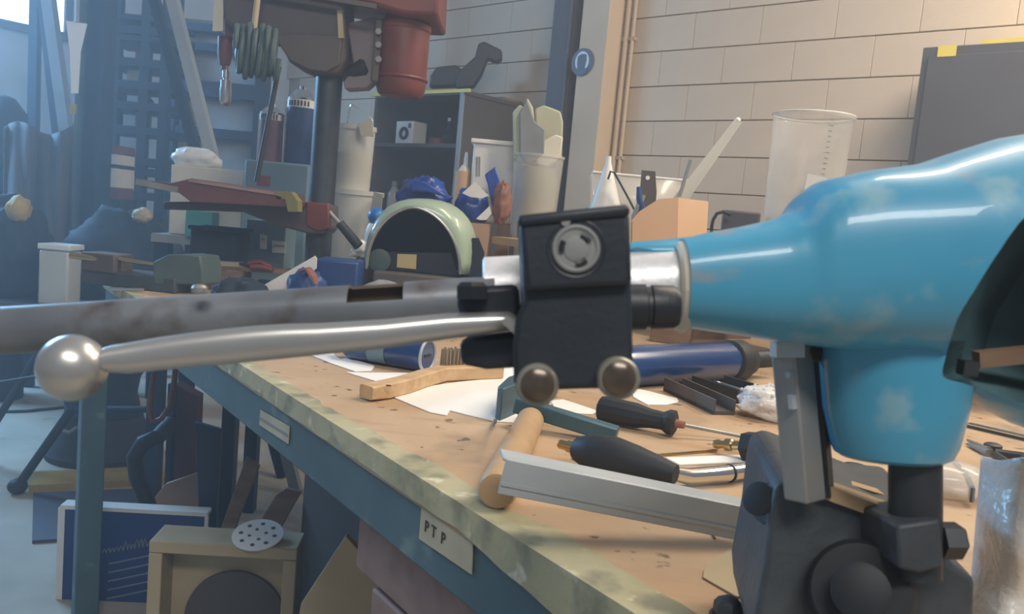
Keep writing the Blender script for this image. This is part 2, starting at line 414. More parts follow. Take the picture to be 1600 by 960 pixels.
# ================================================================== FOREGROUND: scooter headset, brake cylinder, vise
def S(px, d): return px * d / FPX           # pixels -> metres at depth d
hs = T('scooter_headset', 'chipped blue scooter headset with bare handlebar tube, clamped upright in the vise', 'scooter headset', W(1398, 900, .47))
stn = [(1062, 374, 511, .465, .030), (1100, 365, 517, .465, .032), (1150, 356, 524, .465, .035), (1200, 345, 531, .466, .039), (1232, 331, 535, .467, .043),
       (1252, 303, 538, .468, .047), (1275, 286, 542, .469, .050), (1340, 271, 548, .471, .056), (1420, 261, 556, .474, .062), (1480, 241, 592, .477, .066),
       (1540, 222, 638, .48, .070), (1600, 212, 668, .483, .073), (1660, 208, 690, .485, .074), (1720, 216, 690, .487, .072), (1790, 246, 650, .488, .062), (1840, 300, 560, .488, .044), (1862, 380, 480, .488, .02)]
rings = []
for i in range(len(stn) * 3 - 2):
    k, f = divmod(i, 3); f /= 3
    a = stn[k]; b = stn[min(k + 1, len(stn) - 1)]
    x, yt, yb, d, th = [a[j] * (1 - f) + b[j] * f for j in range(5)]
    c = W(x, (yt + yb) / 2, d); h = S((yb - yt) / 2, d); ring = []
    for j in range(48):
        q = 2 * math.pi * j / 48; cs, sn = math.cos(q), math.sin(q); e = .82
        ring.append(c + CU * (h * math.copysign(abs(sn) ** e, sn)) + CF * (th * math.copysign(abs(cs) ** e, cs)))
    rings.append(ring)
mb = MB().loft(rings)
shell = hs.p('shell', mb, m_blue, sub=0)
hole = [(1465, 590), (1468, 570), (1476, 540), (1490, 500), (1504, 475), (1520, 450), (1540, 417), (1560, 387), (1580, 358), (1602, 333), (1660, 290), (1730, 285), (1785, 340), (1803, 440), (1785, 550), (1720, 632), (1655, 652), (1600, 640), (1550, 622), (1505, 606), (1475, 598)]
def dense(P_, k=4):
    out = []; n = len(P_)
    for i in range(n):
        a, b, c, d = [Vector(P_[(i + q) % n]) for q in (-1, 0, 1, 2)]
        for j in range(k):
            t = j / k; out.append(tuple(.5 * ((2 * b) + (c - a) * t + (2 * a - 5 * b + 4 * c - d) * t * t + (3 * b - a - 3 * c + d) * t ** 3)))
    return out
hole = dense(hole)
def bowl(): return MB().loft([[W(x, y, .33) for x, y in hole], [W(1640 + (x - 1640) * .95, 490 + (y - 490) * .95, .47) for x, y in hole], [W(1650 + (x - 1650) * .6, 490 + (y - 490) * .6, .515) for x, y in hole]])
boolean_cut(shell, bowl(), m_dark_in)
# a few things seen inside the bowl
hs.p('bowl_bracket', MB().beam(W(1525, 562, .470), W(1690, 545, .470), .008, .009), m_woodd)
hs.p('bowl_clip', MB().box(W(1512, 575, .455), (.008, .008, .008)), m_darksteel)
# tongue of the shell over the handlebar tube, and end lip
hs.p('shell_tongue', MB().loft([[W(x, (yt + yb) / 2, .472) + CU * (S((yb - yt) / 2, .47) * math.sin(q)) + CF * (.016 * math.cos(q)) for q in [i * math.pi / 8 for i in range(16)]] for x, yt, yb in ((975, 384, 398), (990, 378, 402), (1040, 374, 420), (1075, 370, 440))]), m_blue)
hs.p('end_lip', MB().torus(W(1064, 448, .462), CX, S(60, .462), .0042), m_cream)
# neck below the shell
neck = hs.p('neck', MB().lathe(W(1398, 530, .484), W(1394, 714, .484) - W(1398, 530, .484), [(0, S(118, .474)), (S(40, .474), S(115, .474)), (S(110, .474), S(108, .474)), (S(165, .474), S(96, .474)), (S(183, .474), S(88, .474)), (S(189, .474), S(78, .474)), (S(189, .474), S(40, .474))], 40), m_blue)
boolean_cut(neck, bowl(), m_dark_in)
hs.p('steering_tube', MB().cyl(W(1430, 690, .474), W(1430, 900, .474), S(39, .474), n=32), m_darksteel)
# handlebar tube with its slot
mb = MB(); a_, b_ = W(-160, 527, .452), W(775, 469, .452); ax = b_ - a_; L = ax.length
mb.m = 0; mb.lathe(a_, ax, [(0, S(37.5, .452)), (L, S(37.5, .452))], 48, caps=False)
mb.m = 1; mb.lathe(a_, ax, [(0, S(33, .452)), (L, S(33, .452))], 48, caps=False)
mb.m = 0
u_, w_ = perp(ax)
for o_ in (a_, b_):
    ri = [[o_ + (u_ * math.cos(2 * math.pi * i / 48) + w_ * math.sin(2 * math.pi * i / 48)) * r for i in range(48)] for r in (S(37.5, .452), S(33, .452))]
    mb.loft(ri, caps=False)
tube = hs.p('handlebar_tube', mb, [m_tube, m_rust])
import bmesh
bmx = bmesh.new(); bmx.from_mesh(tube.data); bmesh.ops.remove_doubles(bmx, verts=bmx.verts, dist=1e-5); bmesh.ops.recalc_face_normals(bmx, faces=bmx.faces); bmx.to_mesh(tube.data); bmx.free()
mid = W(588, 420, .452); sx = S(86, .452)
boolean_cut(tube, MB().box(W(589, 432, .452) - CF * .0175, (sx, .043, S(78, .452)), axes=(CX + CU * .06, CF, CU - CX * .06)), m_rust)
hs.p('tube_screw', MB().lathe(W(312, 458, .432), CU, [(0, .004), (.0025, .0042), (.004, .003), (.0045, .001)], 14), m_steel)
hs.p('sleeve', MB().lathe(W(757, 462, .466), W(1075, 447, .466) - W(757, 462, .466), [(0, S(56, .466)), (.001, S(60, .466)), (.114, S(60, .466))], 48), m_bright)

# ---------------- brake master cylinder
mc = T('brake_master_cylinder', 'black brake master cylinder with round sight glass clamped on the handlebar', 'brake cylinder', W(900, 600, .38))
body = [(812, 352), (984, 336), (986, 400), (989, 520), (991, 588), (984, 606), (812, 612), (803, 598), (801, 545), (806, 500), (818, 470)]
mc.p('cylinder_body', MB().prism([W(x, y, .366) for x, y in body], CF * .082), m_black, bevel=.0025)
mc.p('reservoir', MB().prism([W(x, y, .360) for x, y in [(811, 346), (984, 330), (988, 446), (822, 456)]], CF * .075), m_black, bevel=.0025)
mc.p('reservoir_cap', MB().prism([W(x, y, .358) for x, y in [(808, 336), (984, 318), (986, 337), (810, 354)]], CF * .078), m_black, bevel=.002)
gc = W(900, 389, .3605)
gl = mc.p('sight_glass', MB().lathe(gc, -CF, [(0, S(33, .36)), (.0012, S(33, .36)), (.0012, S(30, .36))], 40), m_grey)
mc.p('glass_ring', MB().torus(gc - CF * .001, CF, S(34, .36), .0011, 48, 8), m_grey, sub_of=gl)
mc.p('outer_ring', MB().torus(gc + CF * .0006, CF, S(45, .36), .0014, 48, 8), m_black, sub_of=gl)
mc.p('glass_dome', MB().lathe(gc - CF * .0008, -CF, [(0, S(22, .36)), (.0008, S(20, .36)), (.0013, S(13, .36)), (.0014, 0)], 32), m_grey, sub_of=gl)
for k in range(3):
    a = k * 2.09 + .9
    pts = [gc - CF * .0018 + (CX * math.cos(a + t) + CU * math.sin(a + t)) * S(23, .36) for t in [i * .09 - .38 for i in range(9)]]
    mc.p('glass_mark', MB().tube(pts, .0014, 6), m_black, sub_of=gl)
mc.p('cap_screw', MB().lathe(W(884, 347, .3595), -CF, [(0, .002), (.0006, .002)], 12), m_grey)
for nm, x, y in (('clamp_bolt', 838, 597), ('clamp_bolt', 960, 587)):
    c = W(x, y, .368); r = S(34, .352)
    bo = mc.p(nm, MB().lathe(c, -CF, [(0, r * .9), (.009, r * .95), (.011, r), (.0145, r), (.016, r * .93), (.0165, r * .86)], 40), M('tarnished_bolt', '#9c9788', .3, .5, var=.12, scale=60))
    mc.p('bolt_recess', MB().lathe(c - CF * .0155, -CF, [(0, r * .82), (.0022, r * .75), (.0035, r * .5), (.004, 0)], 32), M('brown_bolt_face', '#5f5348', .22, .4, var=.3, scale=90), sub_of=bo)
mc.p('lever_bracket', MB().prism([W(x, y, .392) for x, y in [(712, 462), (735, 450), (765, 446), (810, 444), (815, 505), (760, 500), (716, 492)]], CF * .03), m_black, bevel=.003)
mc.p('bracket_nut', MB().lathe(W(738, 468, .388), CU, [(0, .008), (.006, .008), (.008, .006)], 6), m_blackr)
mc.p('lower_bracket', MB().prism([W(x, y, .398) for x, y in [(718, 530), (812, 518), (812, 575), (760, 578), (720, 570)]], CF * .025), m_black, bevel=.003)
mc.p('bore_housing', MB().lathe(W(980, 480, .412), CX, [(0, S(36, .41)), (S(28, .41), S(36, .41)), (S(30, .41), S(32, .41)), (S(36, .41), S(32, .41)), (S(38, .41), S(35, .41)), (S(72, .41), S(34, .41)), (S(80, .41), S(29, .41)), (S(80, .41), S(10, .41))], 40), m_black)
mc.p('lever_pin', MB().beam(W(788, 498, .372), W(812, 520, .372), .003, .004), m_grey)
# lever
pts = [(150, 566, 17), (175, 561, 21), (200, 560, 24), (250, 553, 26), (300, 547, 27), (350, 542, 28), (400, 537, 28), (450, 533, 27), (500, 530, 25), (550, 526, 24), (600, 522, 23), (650, 516, 22), (700, 510, 20.5), (750, 506, 18), (795, 502, 15), (806, 502, 10)]
rings = []
for i, (x, y, h) in enumerate(pts):
    d = .372 + .02 * i / len(pts); c = W(x, y, d); ring = []
    for j in range(28):
        q = 2 * math.pi * j / 28; cs, sn = math.cos(q), math.sin(q)
        ring.append(c + CU * (S(h, d) * math.copysign(abs(sn) ** .85, sn)) + CF * (.0062 * cs))
    rings.append(ring)
lev = mc.p('brake_lever', MB().loft(rings), m_lever, angle=60)
mc.p('lever_ball', MB().ball(W(113, 575, .370), S(52, .37), 40, 24), m_lever, sub_of=lev, angle=80)

# ---------------- bench vise
vz = T('bench_vise', 'dark cast iron bench vise bolted at the front edge of the workbench', 'vise', G(1350, 1035, .9))
bodyp = [(1204, 800), (1212, 760), (1235, 748), (1290, 768), (1350, 794), (1400, 815), (1475, 822), (1486, 880), (1525, 905), (1522, 1000), (1500, 1040), (1180, 1040), (1176, 985), (1196, 880)]
dv = .50
def vdir(p, zmin=.9):
    return Vector((p.x, p.y, max(p.z, zmin)))
vpts = [vdir(W(x, y, dv)) for x, y in bodyp]
vz.p('body', MB().prism(vpts, Vector((.02, .13, 0))), m_iron, bevel=.004)
vz.p('base_flange', MB().lathe(Vector((.262, .565, .9)), Z, [(0, .072), (.012, .072), (.018, .062), (.03, .055)], 36), m_iron)
vz.p('screw_boss', MB().lathe(W(1345, 925, .505), W(1345, 925, .46) - W(1345, 925, .505), [(0, S(84, .48)), (.03, S(80, .48)), (.036, S(72, .48)), (.036, S(20, .48))], 40), m_blackr)
vz.p('screw_end', MB().lathe(W(1345, 925, .472), W(1345, 925, .44) - W(1345, 925, .472), [(0, .016), (.012, .016), (.014, .012)], 24), m_blackr)
vz.p('slide_end', MB().lathe(W(1186, 780, .512), W(1150, 764, .495) - W(1186, 780, .512), [(0, .0105), (.0015, .0105), (.002, .009)], 24), m_blackr)
vz.p('slide_bar', MB().lathe(W(1235, 800, .53), W(1172, 776, .507) - W(1235, 800, .53), [(0, .0135), (.02, .0135), (.025, .0125)], 24), m_iron)
ub, ut = W(1258, 782, .485), W(1236, 536, .485)
jw = vz.p('jaw_upright', MB().box((ub + ut) / 2, (.019, .016, (ut - ub).length), axes=(CX * .80 + CF * .60, CF * .80 - CX * .60, (ut - ub))), m_steel, bevel=.0015)
for yy, hh, x in ((586, 9, 1236), (628, 22, 1240)):
    vz.p('jaw_pad', MB().box(W(x + 2, yy, .4755), (.009, .003, S(hh, .475)), axes=(CX * .8 + CF * .6, CF * .8 - CX * .6, (ut - ub))), m_zinc, sub_of=jw)
vz.p('jaw_cap', MB().box(W(1230, 546, .478), (.016, .012, S(24, .48)), axes=(CX, CF, CU)), m_zinc)
vz.p('jaw_back', MB().beam(W(1284, 775, .50), W(1268, 545, .50), .012, .012), m_darksteel)
mb = MB(); p0, p1 = W(1240, 549, .488), W(1290, 549, .488); Lr = (p1 - p0).length
prof = []
for i in range(28): prof += [(Lr * i / 28, .0050 if i % 2 else .0062)]
vz.p('threaded_rod', mb.lathe(p0, p1 - p0, prof, 20), m_darksteel)
cl = vz.p('tube_clamp', MB().prism([W(x, y, .452) for x, y in [(1402, 822), (1470, 812), (1476, 885), (1440, 897), (1404, 890)]], CF * .05), m_iron, bevel=.002)
vz.p('clamp_bolt_head', MB().lathe(W(1468, 845, .475), CX, [(0, .0105), (S(30, .475), .0105), (S(34, .475), .009)], 6), m_darksteel, sub_of=cl)
rl = vz.p('lit_edge_strip', MB().beam(W(1268, 757, .505), W(1412, 809, .505), .02, .008), m_wood)  # pale strips stand in for light on the vise's top edges
vz.p('lit_edge_strip', MB().beam(W(1282, 748, .56), W(1425, 790, .56), .014, .006), m_wood)
# clear plastic sheet standing at the vise
def bagfn(a, b):
    x = 1535 + 135 * a; yb, yt = 1075, 712 + 40 * a * a + 6 * math.sin(a * 9)
    p = W(x - 30 * (b - 1) * -1 * (1 - a), yb + (yt - yb) * b, .60 - .05 * math.sin(a * 3.1) + .006 * math.sin(b * 14 + a * 5))
    p.z = max(p.z, .9008); return p
one('clear_plastic_bag', 'crinkled clear plastic bag standing beside the bench vise', 'plastic bag', MB().grid(bagfn, 24, 30), m_bubble, solid=.001)

# ================================================================== THINGS LYING ON THE WORKBENCH
def lie(px, py, r): 
    """centre of a thing of radius r that lies on the bench, seen at this pixel"""
    return G(px, py, .9 + r)
def paper(label, pxs, z=.9, mat=None, curl=0):
    return one('paper_sheet', label, 'paper', MB().prism([G(x, y, z) + Z * (.0004 + (curl if i % 2 else 0)) for i, (x, y) in enumerate(pxs)], Z * .0012), mat or m_white)
paper('torn white paper scrap lying against the blue spray can', [(475, 552), (500, 547), (518, 549), (524, 558), (532, 563), (545, 559), (562, 566), (586, 573), (580, 581), (555, 582), (520, 570)])
paper('narrow white paper strip under the curved handle of the wire brush', [(540, 583), (585, 584), (650, 584), (700, 581), (690, 590), (620, 596), (590, 598)])
paper('large white sheet with a torn edge in front of the wire brush', [(612, 621), (650, 608), (720, 598), (782, 592), (784, 570), (796, 560), (826, 566), (838, 600), (832, 655), (800, 662), (775, 660), (730, 650), (703, 643), (698, 651), (672, 646), (640, 633)])
paper('white paper scrap under the black screwdriver handle, beside the teal hammer', [(845, 628), (880, 626), (905, 634), (934, 644), (925, 649), (880, 646), (852, 640)])
paper('white paper scrap between the screwdriver and the dark blue gas can', [(982, 606), (1010, 612), (1058, 624), (1060, 630), (1040, 634), (1012, 634), (990, 622)])
paper('pale card with drilled holes at the foot of the vise', [(1150, 852), (1205, 842), (1200, 940), (1150, 935), (1098, 905), (1100, 893)], mat=m_beige)
for x, y, r in ((1133, 889, .004), (1178, 868, .003)):
    pass
# wire brush
wbh = T('wire_brush', 'wire brush with a cranked pale wooden handle and upright steel bristles', 'wire brush', lie(680, 600, 0))
ctr = [(572, 613), (600, 609), (630, 602), (660, 592), (690, 584), (730, 582), (780, 580)]
rings = []
for i, (x, y) in enumerate(ctr):
    c = G(x, y, .9 + .0125); d = (G(*ctr[min(i + 1, 6)], .9125) - G(*ctr[max(i - 1, 0)], .9125)).normalized(); s = Z.cross(d).normalized()
    w, h = (.0135, .0115 if i else .0095)
    rings.append([c + s * a * w + Z * b * h for a, b in ((-1, -.8), (-.8, -1), (.8, -1), (1, -.8), (1, .8), (.8, 1), (-.8, 1), (-1, .8))])
hd = wbh.p('handle', MB().loft(rings), m_wood)
wbh.p('hanging_hole', MB().lathe(G(607, 603, .9243), Z, [(0, .004), (.0006, .004)], 14), m_blackr, sub_of=hd)
mb = MB(); a0, a1 = G(690, 574, .92), G(778, 570, .92); s = Z.cross((a1 - a0).normalized())
for i in range(17):
    for j in range(4):
        q = a0 + (a1 - a0) * ((i + .5) / 17) + s * ((j - 1.5) * .006)
        tip = q + Z * .03 + Vector((random.uniform(-.002, .002), random.uniform(-.002, .002), random.uniform(-.002, .002)))
        mb.cyl(q, tip, .0016, .0022, 6)
br = wbh.p('bristles', mb, M('bristle_wire', '#a0927c', .5, .5, var=.2)); br['kind'] = 'stuff'
# blue spray can lying
sc1 = T('spray_can', 'blue spray can lying on its side with its grey round base showing', 'spray can', lie(600, 575, 0))
c1 = G(668, 556, .9 + .0285); dirc = Vector((-.92, .38, 0)).normalized()
sc1.p('can_body', MB().lathe(c1, dirc, [(0, .025), (.003, .028), (.15, .028), (.158, .024), (.165, .012), (.175, .010)], 32), m_bluecan)
sc1.p('base_ring', MB().torus(c1, dirc, .0265, .0028, 32, 8), m_zinc)
bs = sc1.p('base_disc', MB().lathe(c1 + dirc * .002, -dirc, [(0, .0225), (.001, .0215), (.0012, 0)], 28), m_grey)
sc1.p('base_stamp', MB().box(c1 - dirc * .0005, (.022, .002, .004), yaw=math.atan2(dirc.x, -dirc.y)), m_darksteel, sub_of=bs)
sc1.p('label_patch', MB().loft([[c1 + dirc * t + (perp(dirc)[0] * math.cos(a) + perp(dirc)[1] * math.sin(a)) * .0286 for a in [i * .12 + 2.2 for i in range(14)]] for t in (.07, .105)], caps=False, closed=False), m_greybox, label='pale square label')
# teal hammer
th = T('teal_hammer', 'chipping hammer of teal painted steel with a square handle', 'hammer', lie(860, 655, 0))
ha, hb = G(806, 632, .9 + .03), G(964, 680, .9 + .011)
th.p('hammer_handle', MB().beam(ha, hb, .022, .02), m_hammer, bevel=.002)
hh = th.p('hammer_head', MB().loft([[p + Z * z for p, z in ((a, 0), (b, 0), (b, t), (a, t))] for a, b, t in ((G(773, 656, .9), G(781, 660, .9), .046), (G(790, 636, .9), G(812, 646, .9), .045), (G(838, 612, .9), G(858, 620, .9), .04), (G(862, 600, .9), G(872, 604, .9), .03))]), m_hammer, bevel=.002)
th.p('chrome_edge', MB().beam(G(774, 658, .902), G(774, 658, .945), .004, .004, up=(1, 0, 0)), m_chrome, sub_of=hh)
th.p('wedge', MB().lathe(G(858, 636, .93), Z, [(0, .006), (.004, .005), (.006, .002)], 10), m_steel)
# wooden dowel handle
da, db = lie(830, 655, .0175), lie(776, 768, .0185)
dw = T('wooden_dowel', 'round pale wooden tool handle lying under the steel angle bar', 'dowel', Vector((da.x, da.y, .9)))
L = (db - da).length
dw.p('handle_shaft', MB().lathe(da, db - da, [(0, .012), (.004, .016), (.012, .0175), (L - .02, .0185), (L - .016, .0185)], 28), m_handle)
dw.p('handle_end', MB().lathe(db - (db - da).normalized() * .02, db - da, [(0, .0187), (.014, .0187), (.02, .0165), (.021, 0)], 28), m_handle)
# steel angle bar resting on it
aa, ab = G(784, 744, .9 + .054), G(1206, 828, .9 + .0165)
an = T('steel_angle_bar', 'galvanised steel angle bar lying across the wooden handle towards the vise', 'steel bar', Vector((ab.x, ab.y, .9)))
an.p('upright_flange', MB().beam(aa, ab, .003, .031), m_zinc, bevel=.0008)
dd = (ab - aa).normalized(); ss = Z.cross(dd).normalized()
sgn = 1 if ss.y > 0 else -1
an.p('flat_flange', MB().beam(aa + ss * sgn * .014 + Z * .0145, ab + ss * sgn * .014 + Z * .0145, .028, .003), m_zinc, bevel=.0008)
an.p('lower_rib', MB().beam(aa - ss * sgn * .002 - Z * .006, ab - ss * sgn * .002 - Z * .006, .002, .003), m_zinc)
# screwdriver
sa, sb = lie(936, 638, .0192), lie(1056, 662, .0192)
sd = T('screwdriver', 'screwdriver with fat black handle and long thin steel shaft', 'screwdriver', Vector((sa.x, sa.y, .9)))
L = (sb - sa).length
sd.p('handle', MB().lathe(sa, sb - sa, [(0, .012), (.003, .0175), (.012, .019), (L * .5, .0175), (L * .68, .0135), (L * .84, .0125), (L * .92, .0175), (L * .98, .0175), (L, .013)], 12), m_blackr, angle=20)
sd.p('ferrule', MB().cyl(sb, sb + (sb - sa).normalized() * .012, .006, .005, 12), m_redbrown)
sd.p('shaft', MB().cyl(sb, lie(1178, 686, .006), .0026, n=10), m_steel)
# blow gun style tool : black tapered grip + chrome pipe
ba, bb = lie(897, 700, .0235), lie(1056, 742, .0225)
bt = T('air_tool', 'air tool with tapered black grip and shiny chrome pipe', 'air tool', Vector((ba.x, ba.y, .9)))
L = (bb - ba).length
bt.p('grip', MB().lathe(ba, bb - ba, [(0, .010), (.004, .014), (L * .2, .021), (L * .4, .0235), (L * .62, .020), (L * .85, .0145), (L, .010)], 26), m_blackr)
bt.p('inlet', MB().lathe(ba, ba - bb, [(0, .007), (.008, .007), (.009, .0055), (.018, .0055), (.02, .004)], 14), m_brass)
pe = lie(1215, 728, .012)
bt.p('chrome_pipe', MB().tube([bb - (bb - ba).normalized() * .01, lie(1075, 745, .012), lie(1130, 741, .012), pe], [.007, .009, .0095, .009], 20), m_chrome)
bt.p('pipe_band', MB().torus(lie(1140, 740, .012), pe - bb, .0095, .001, 24, 6), m_darksteel)
# hose coupling
ca, cb = lie(1116, 694, .010), lie(1168, 698, .0185)
cp = T('hose_coupling', 'brass hose coupling with black ring lying behind the chrome pipe', 'hose coupling', Vector((cb.x, cb.y, .9)))
L = (cb - ca).length
cp.p('brass_plug', MB().lathe(ca, cb - ca, [(0, .005), (.006, .0065), (.01, .005), (.016, .005), (.017, .008), (.026, .008), (.028, .006), (.04, .006), (.041, .009), (L, .009)], 18), m_brass)
cp.p('black_collar', MB().lathe(cb - (cb - ca).normalized() * .006, cb - ca, [(0, .012), (.003, .0195), (.022, .0195), (.024, .016), (.05, .016)], 6), m_blackr)
cp.p('lever_clip', MB().beam(lie(1188, 690, .03), lie(1230, 694, .02), .008, .008), m_chrome)
one('steel_rule', 'pale steel rule lying flat beside the black tapered grip', 'ruler', MB().prism([G(x, y, .9004) for x, y in ((1040, 717), (1180, 712), (1190, 722), (1062, 728))], Z * .0015), m_white)
one('thin_rod', 'thin bright welding rod pointing at the brass coupling', 'rod', MB().cyl(lie(1018, 712, .002), lie(1120, 704, .002), .002, n=8), m_brass)
one('thin_wire', 'short dark bent wire lying below the steel angle bar', 'wire', MB().tube([lie(1104, 817, .001), lie(1111, 832, .001), lie(1117, 842, .001)], .0009, 6), m_blackr)
# blue gas can with black cap
ga, gb = lie(985, 572, .036), lie(1138, 564, .038)
gc_ = T('gas_canister', 'dark blue gas canister lying on the bench with a black valve cap', 'gas canister', Vector((ga.x, ga.y, .9)))
L = (gb - ga).length; gd = (gb - ga).normalized()
gc_.p('canister_body', MB().lathe(ga - gd * .05, gb - ga, [(0, .03), (.006, .036), (L + .04, .037), (L + .05, .034)], 36), m_bluecan)
gcap = gc_.p('valve_cap', MB().lathe(gb, gb - ga, [(0, .034), (.004, .040), (.035, .040), (.042, .036), (.06, .030), (.07, .022)], 30), m_blackr)
mb = MB(); prof = []
for i in range(14): prof.append((i * .005, .018 if i % 2 else .0155))
gc_.p('threaded_nozzle', mb.lathe(gb + gd * .068, gd, prof, 20), m_darksteel, sub_of=gcap)
# aluminium track and dark tray
ta_, tb_ = G(1040, 606), G(1150, 658); ta_, tb_ = ta_.lerp(tb_, .12), ta_.lerp(tb_, .85)
tk = T('aluminium_track', 'grey brown aluminium track lying between canister and bubble wrap', 'metal track', (ta_ + tb_) / 2)
tk.p('track_base', MB().beam(ta_ + Z * .003, tb_ + Z * .003, .038, .006), m_brown)
dd = (tb_ - ta_).normalized(); ss = Z.cross(dd).normalized()
for k in (-1, 1): tk.p('track_wall', MB().beam(ta_ + ss * k * .0175 + Z * .012, tb_ + ss * k * .0175 + Z * .012, .003, .024), m_brown)
ta_, tb_ = G(1090, 602), G(1240, 650); ta_, tb_ = ta_.lerp(tb_, .12), ta_.lerp(tb_, .62)
tr = T('socket_tray', 'long dark steel socket tray lying behind the bubble wrap', 'tool tray', (ta_ + tb_) / 2)
tr.p('tray_floor', MB().beam(ta_ + Z * .003, tb_ + Z * .003, .08, .006), m_darksteel)
dd = (tb_ - ta_).normalized(); ss = Z.cross(dd).normalized()
for k in (-1, 1): tr.p('tray_side', MB().beam(ta_ + ss * k * .038 + Z * .012, tb_ + ss * k * .038 + Z * .012, .004, .024), m_darksteel)
for k in (-.012, .012): tr.p('bright_rod', MB().cyl(ta_ + ss * k + Z * .012, tb_ + ss * k + Z * .012, .004, n=10), m_chrome)
# bubble wrap
bwc = G(1185, 650, .9) + Vector((.03, -.004, 0))
def bubfn(cx, cz, seed):
    mb = MB().blob(cx, cz, .22, seed, 5, zmin=.9006, n=36, k=22); return mb
mb = MB().blob(bwc + Z * .022, (.066, .05, .03), .18, 3, 2.5, zmin=.9006, n=40, k=24)
bw = T('bubble_wrap', 'crumpled roll of clear bubble wrap next to the vise jaw', 'bubble wrap', bwc)
bw.p('wrap', mb, m_bubble)
bub = MB()
for v in [v for i, v in enumerate(mb.v) if i % 7 == 0 and v.z > .915]: bub.ball(v, .0028, 8, 5)
bo = bw.p('bubbles', bub, m_bubble); bo['kind'] = 'stuff'
# wood offcut at the back
one('wood_offcut', 'short brown wood offcut standing under the raised shelf', 'wood block', MB().box(G(1050, 538) + Z * .021 + Vector((0, .02, 0)), (.1, .045, .042), yaw=-.3), m_woodd, bevel=.003)
one('red_cap_bottle_top', 'small reddish bottle top peeping out beside the black cylinder bracket', 'bottle top', MB().lathe(G(792, 562), Z, [(0, .014), (.02, .014), (.022, .011), (.03, .011)], 20), m_redbrown)
# pliers and glass seen past the blue neck
pl = T('pliers', 'long nose pliers with green grips lying behind the plastic bag', 'pliers', G(1560, 700))
pl.p('nose', MB().tube([lie(1512, 688, .006), lie(1545, 705, .007)], [.002, .006], 10), m_steel)
pl.p('nose', MB().tube([lie(1512, 694, .004), lie(1545, 709, .005)], [.002, .006], 10), m_steel)
pl.p('pivot', MB().lathe(lie(1550, 708, .002), Z, [(0, .012), (.012, .012), (.014, .008)], 16), m_darksteel)
pl.p('grip', MB().tube([lie(1555, 708, .008), lie(1600, 716, .009), lie(1660, 740, .009)], [.006, .008, .008], 10), m_darksteel)
pl.p('grip', MB().tube([lie(1555, 712, .008), lie(1590, 738, .009), lie(1640, 770, .009)], [.006, .008, .008], 10), m_darksteel)
fl = T('flat_file', 'long flat file lying behind the pliers', 'file', lie(1560, 676, 0))
fl.p('blade', MB().beam(lie(1512, 664, .003), lie(1660, 698, .003), .022, .006), m_hammer)
fl.p('edge', MB().beam(lie(1512, 663, .0065), lie(1660, 697, .0065), .004, .002), m_chrome)
gl_ = T('clear_cover', 'clear domed plastic cover lying beside the steering tube', 'plastic cover', G(1490, 770))
gl_.p('dome', MB().ball(G(1482, 775) + Z * .02, (.045, .035, .022), 28, 12), m_clear)
gl_.p('rim', MB().tube([lie(1465, 712, .03), lie(1490, 722, .032), lie(1510, 742, .03), lie(1519, 765, .02), lie(1517, 785, .006)], .0035, 8), m_chrome)
kn = T('bolt_knob', 'dark domed bolt head standing on the bench in front of the vise', 'bolt', G(1136, 965))
kn.p('washer', MB().lathe(G(1136, 968), Z, [(0, .013), (.003, .013)], 20), m_darksteel)
kn.p('dome', MB().lathe(G(1136, 968) + Z * .003, Z, [(0, .011), (.008, .011), (.012, .008), (.014, .003)], 6), m_iron)
for i, (x, y, n_) in enumerate(((1330, 742, 'socket'), )):
    c = lie(1335, 738, .009)
    sk = T('ratchet', 'small dark ratchet spanner lying seen between the vise uprights', 'ratchet', Vector((c.x, c.y, .9)))
    sk.p('ratchet_head', MB().lathe(Vector((c.x, c.y, .9)), Z, [(0, .017), (.014, .018), (.018, .012)], 24), m_darksteel)
    sk.p('ratchet_handle', MB().tube([c, lie(1300, 726, .008), lie(1255, 712, .007)], [.009, .006, .007], 10), m_steel)

# ---------------- far end of the bench: clutter behind the handlebar tube
def benchz(px, Y, z=.9): return None
def upbox(mb, x0, x1, pt, zb, Y, dep, yaw=0):
    """upright box: pixel sides and top at distance Y, base at height zb"""
    xm = (x0 + x1) / 2; top = PY(xm, pt, Y); w = (x1 - x0) / FPX * Y * 1.0
    h = top.z - zb; c = Vector((top.x, Y, zb + h / 2)) + Vector((-math.sin(yaw), math.cos(yaw), 0)) * dep / 2
    mb.box(c, (w, dep, h), yaw); return mb
def spot(px, py, Y, zb=.9):
    p = PY(px, py, Y); return Vector((p.x, Y, zb))
# far machine vise (teal-grey) with bars
fv = T('machine_vise', 'old grey green machine vise at the far end of the bench', 'vise', spot(220, 440, 2.22))
b0 = spot(200, 425, 2.2); 
fv.p('vise_base', MB().box(b0 + Vector((.02, .04, .02)), (.28, .12, .04), yaw=-.2), m_iron, bevel=.004)
fv.p('fixed_jaw', MB().prism([PY(x, y, 2.16) for x, y in ((240, 445), (238, 410), (262, 398), (285, 397), (312, 400), (316, 420), (316, 445))], Vector((.02, .09, 0))), m_olive, bevel=.004)
fv.p('moving_jaw', MB().box(b0 + Vector((-.07, .03, .06)), (.10, .08, .05), yaw=-.2), m_brown, bevel=.004)
fv.p('screw', MB().cyl(PY(110, 399, 2.2), PY(170, 407, 2.2), .009, n=14), m_brass)
fv.p('handle', MB().cyl(PY(168, 402, 2.2), PY(242, 414, 2.2), .006, n=12), m_brass)
fv.p('tommy_bar', MB().cyl(PY(175, 452, 2.12), PY(226, 453, 2.12), .004, n=10), m_chrome)
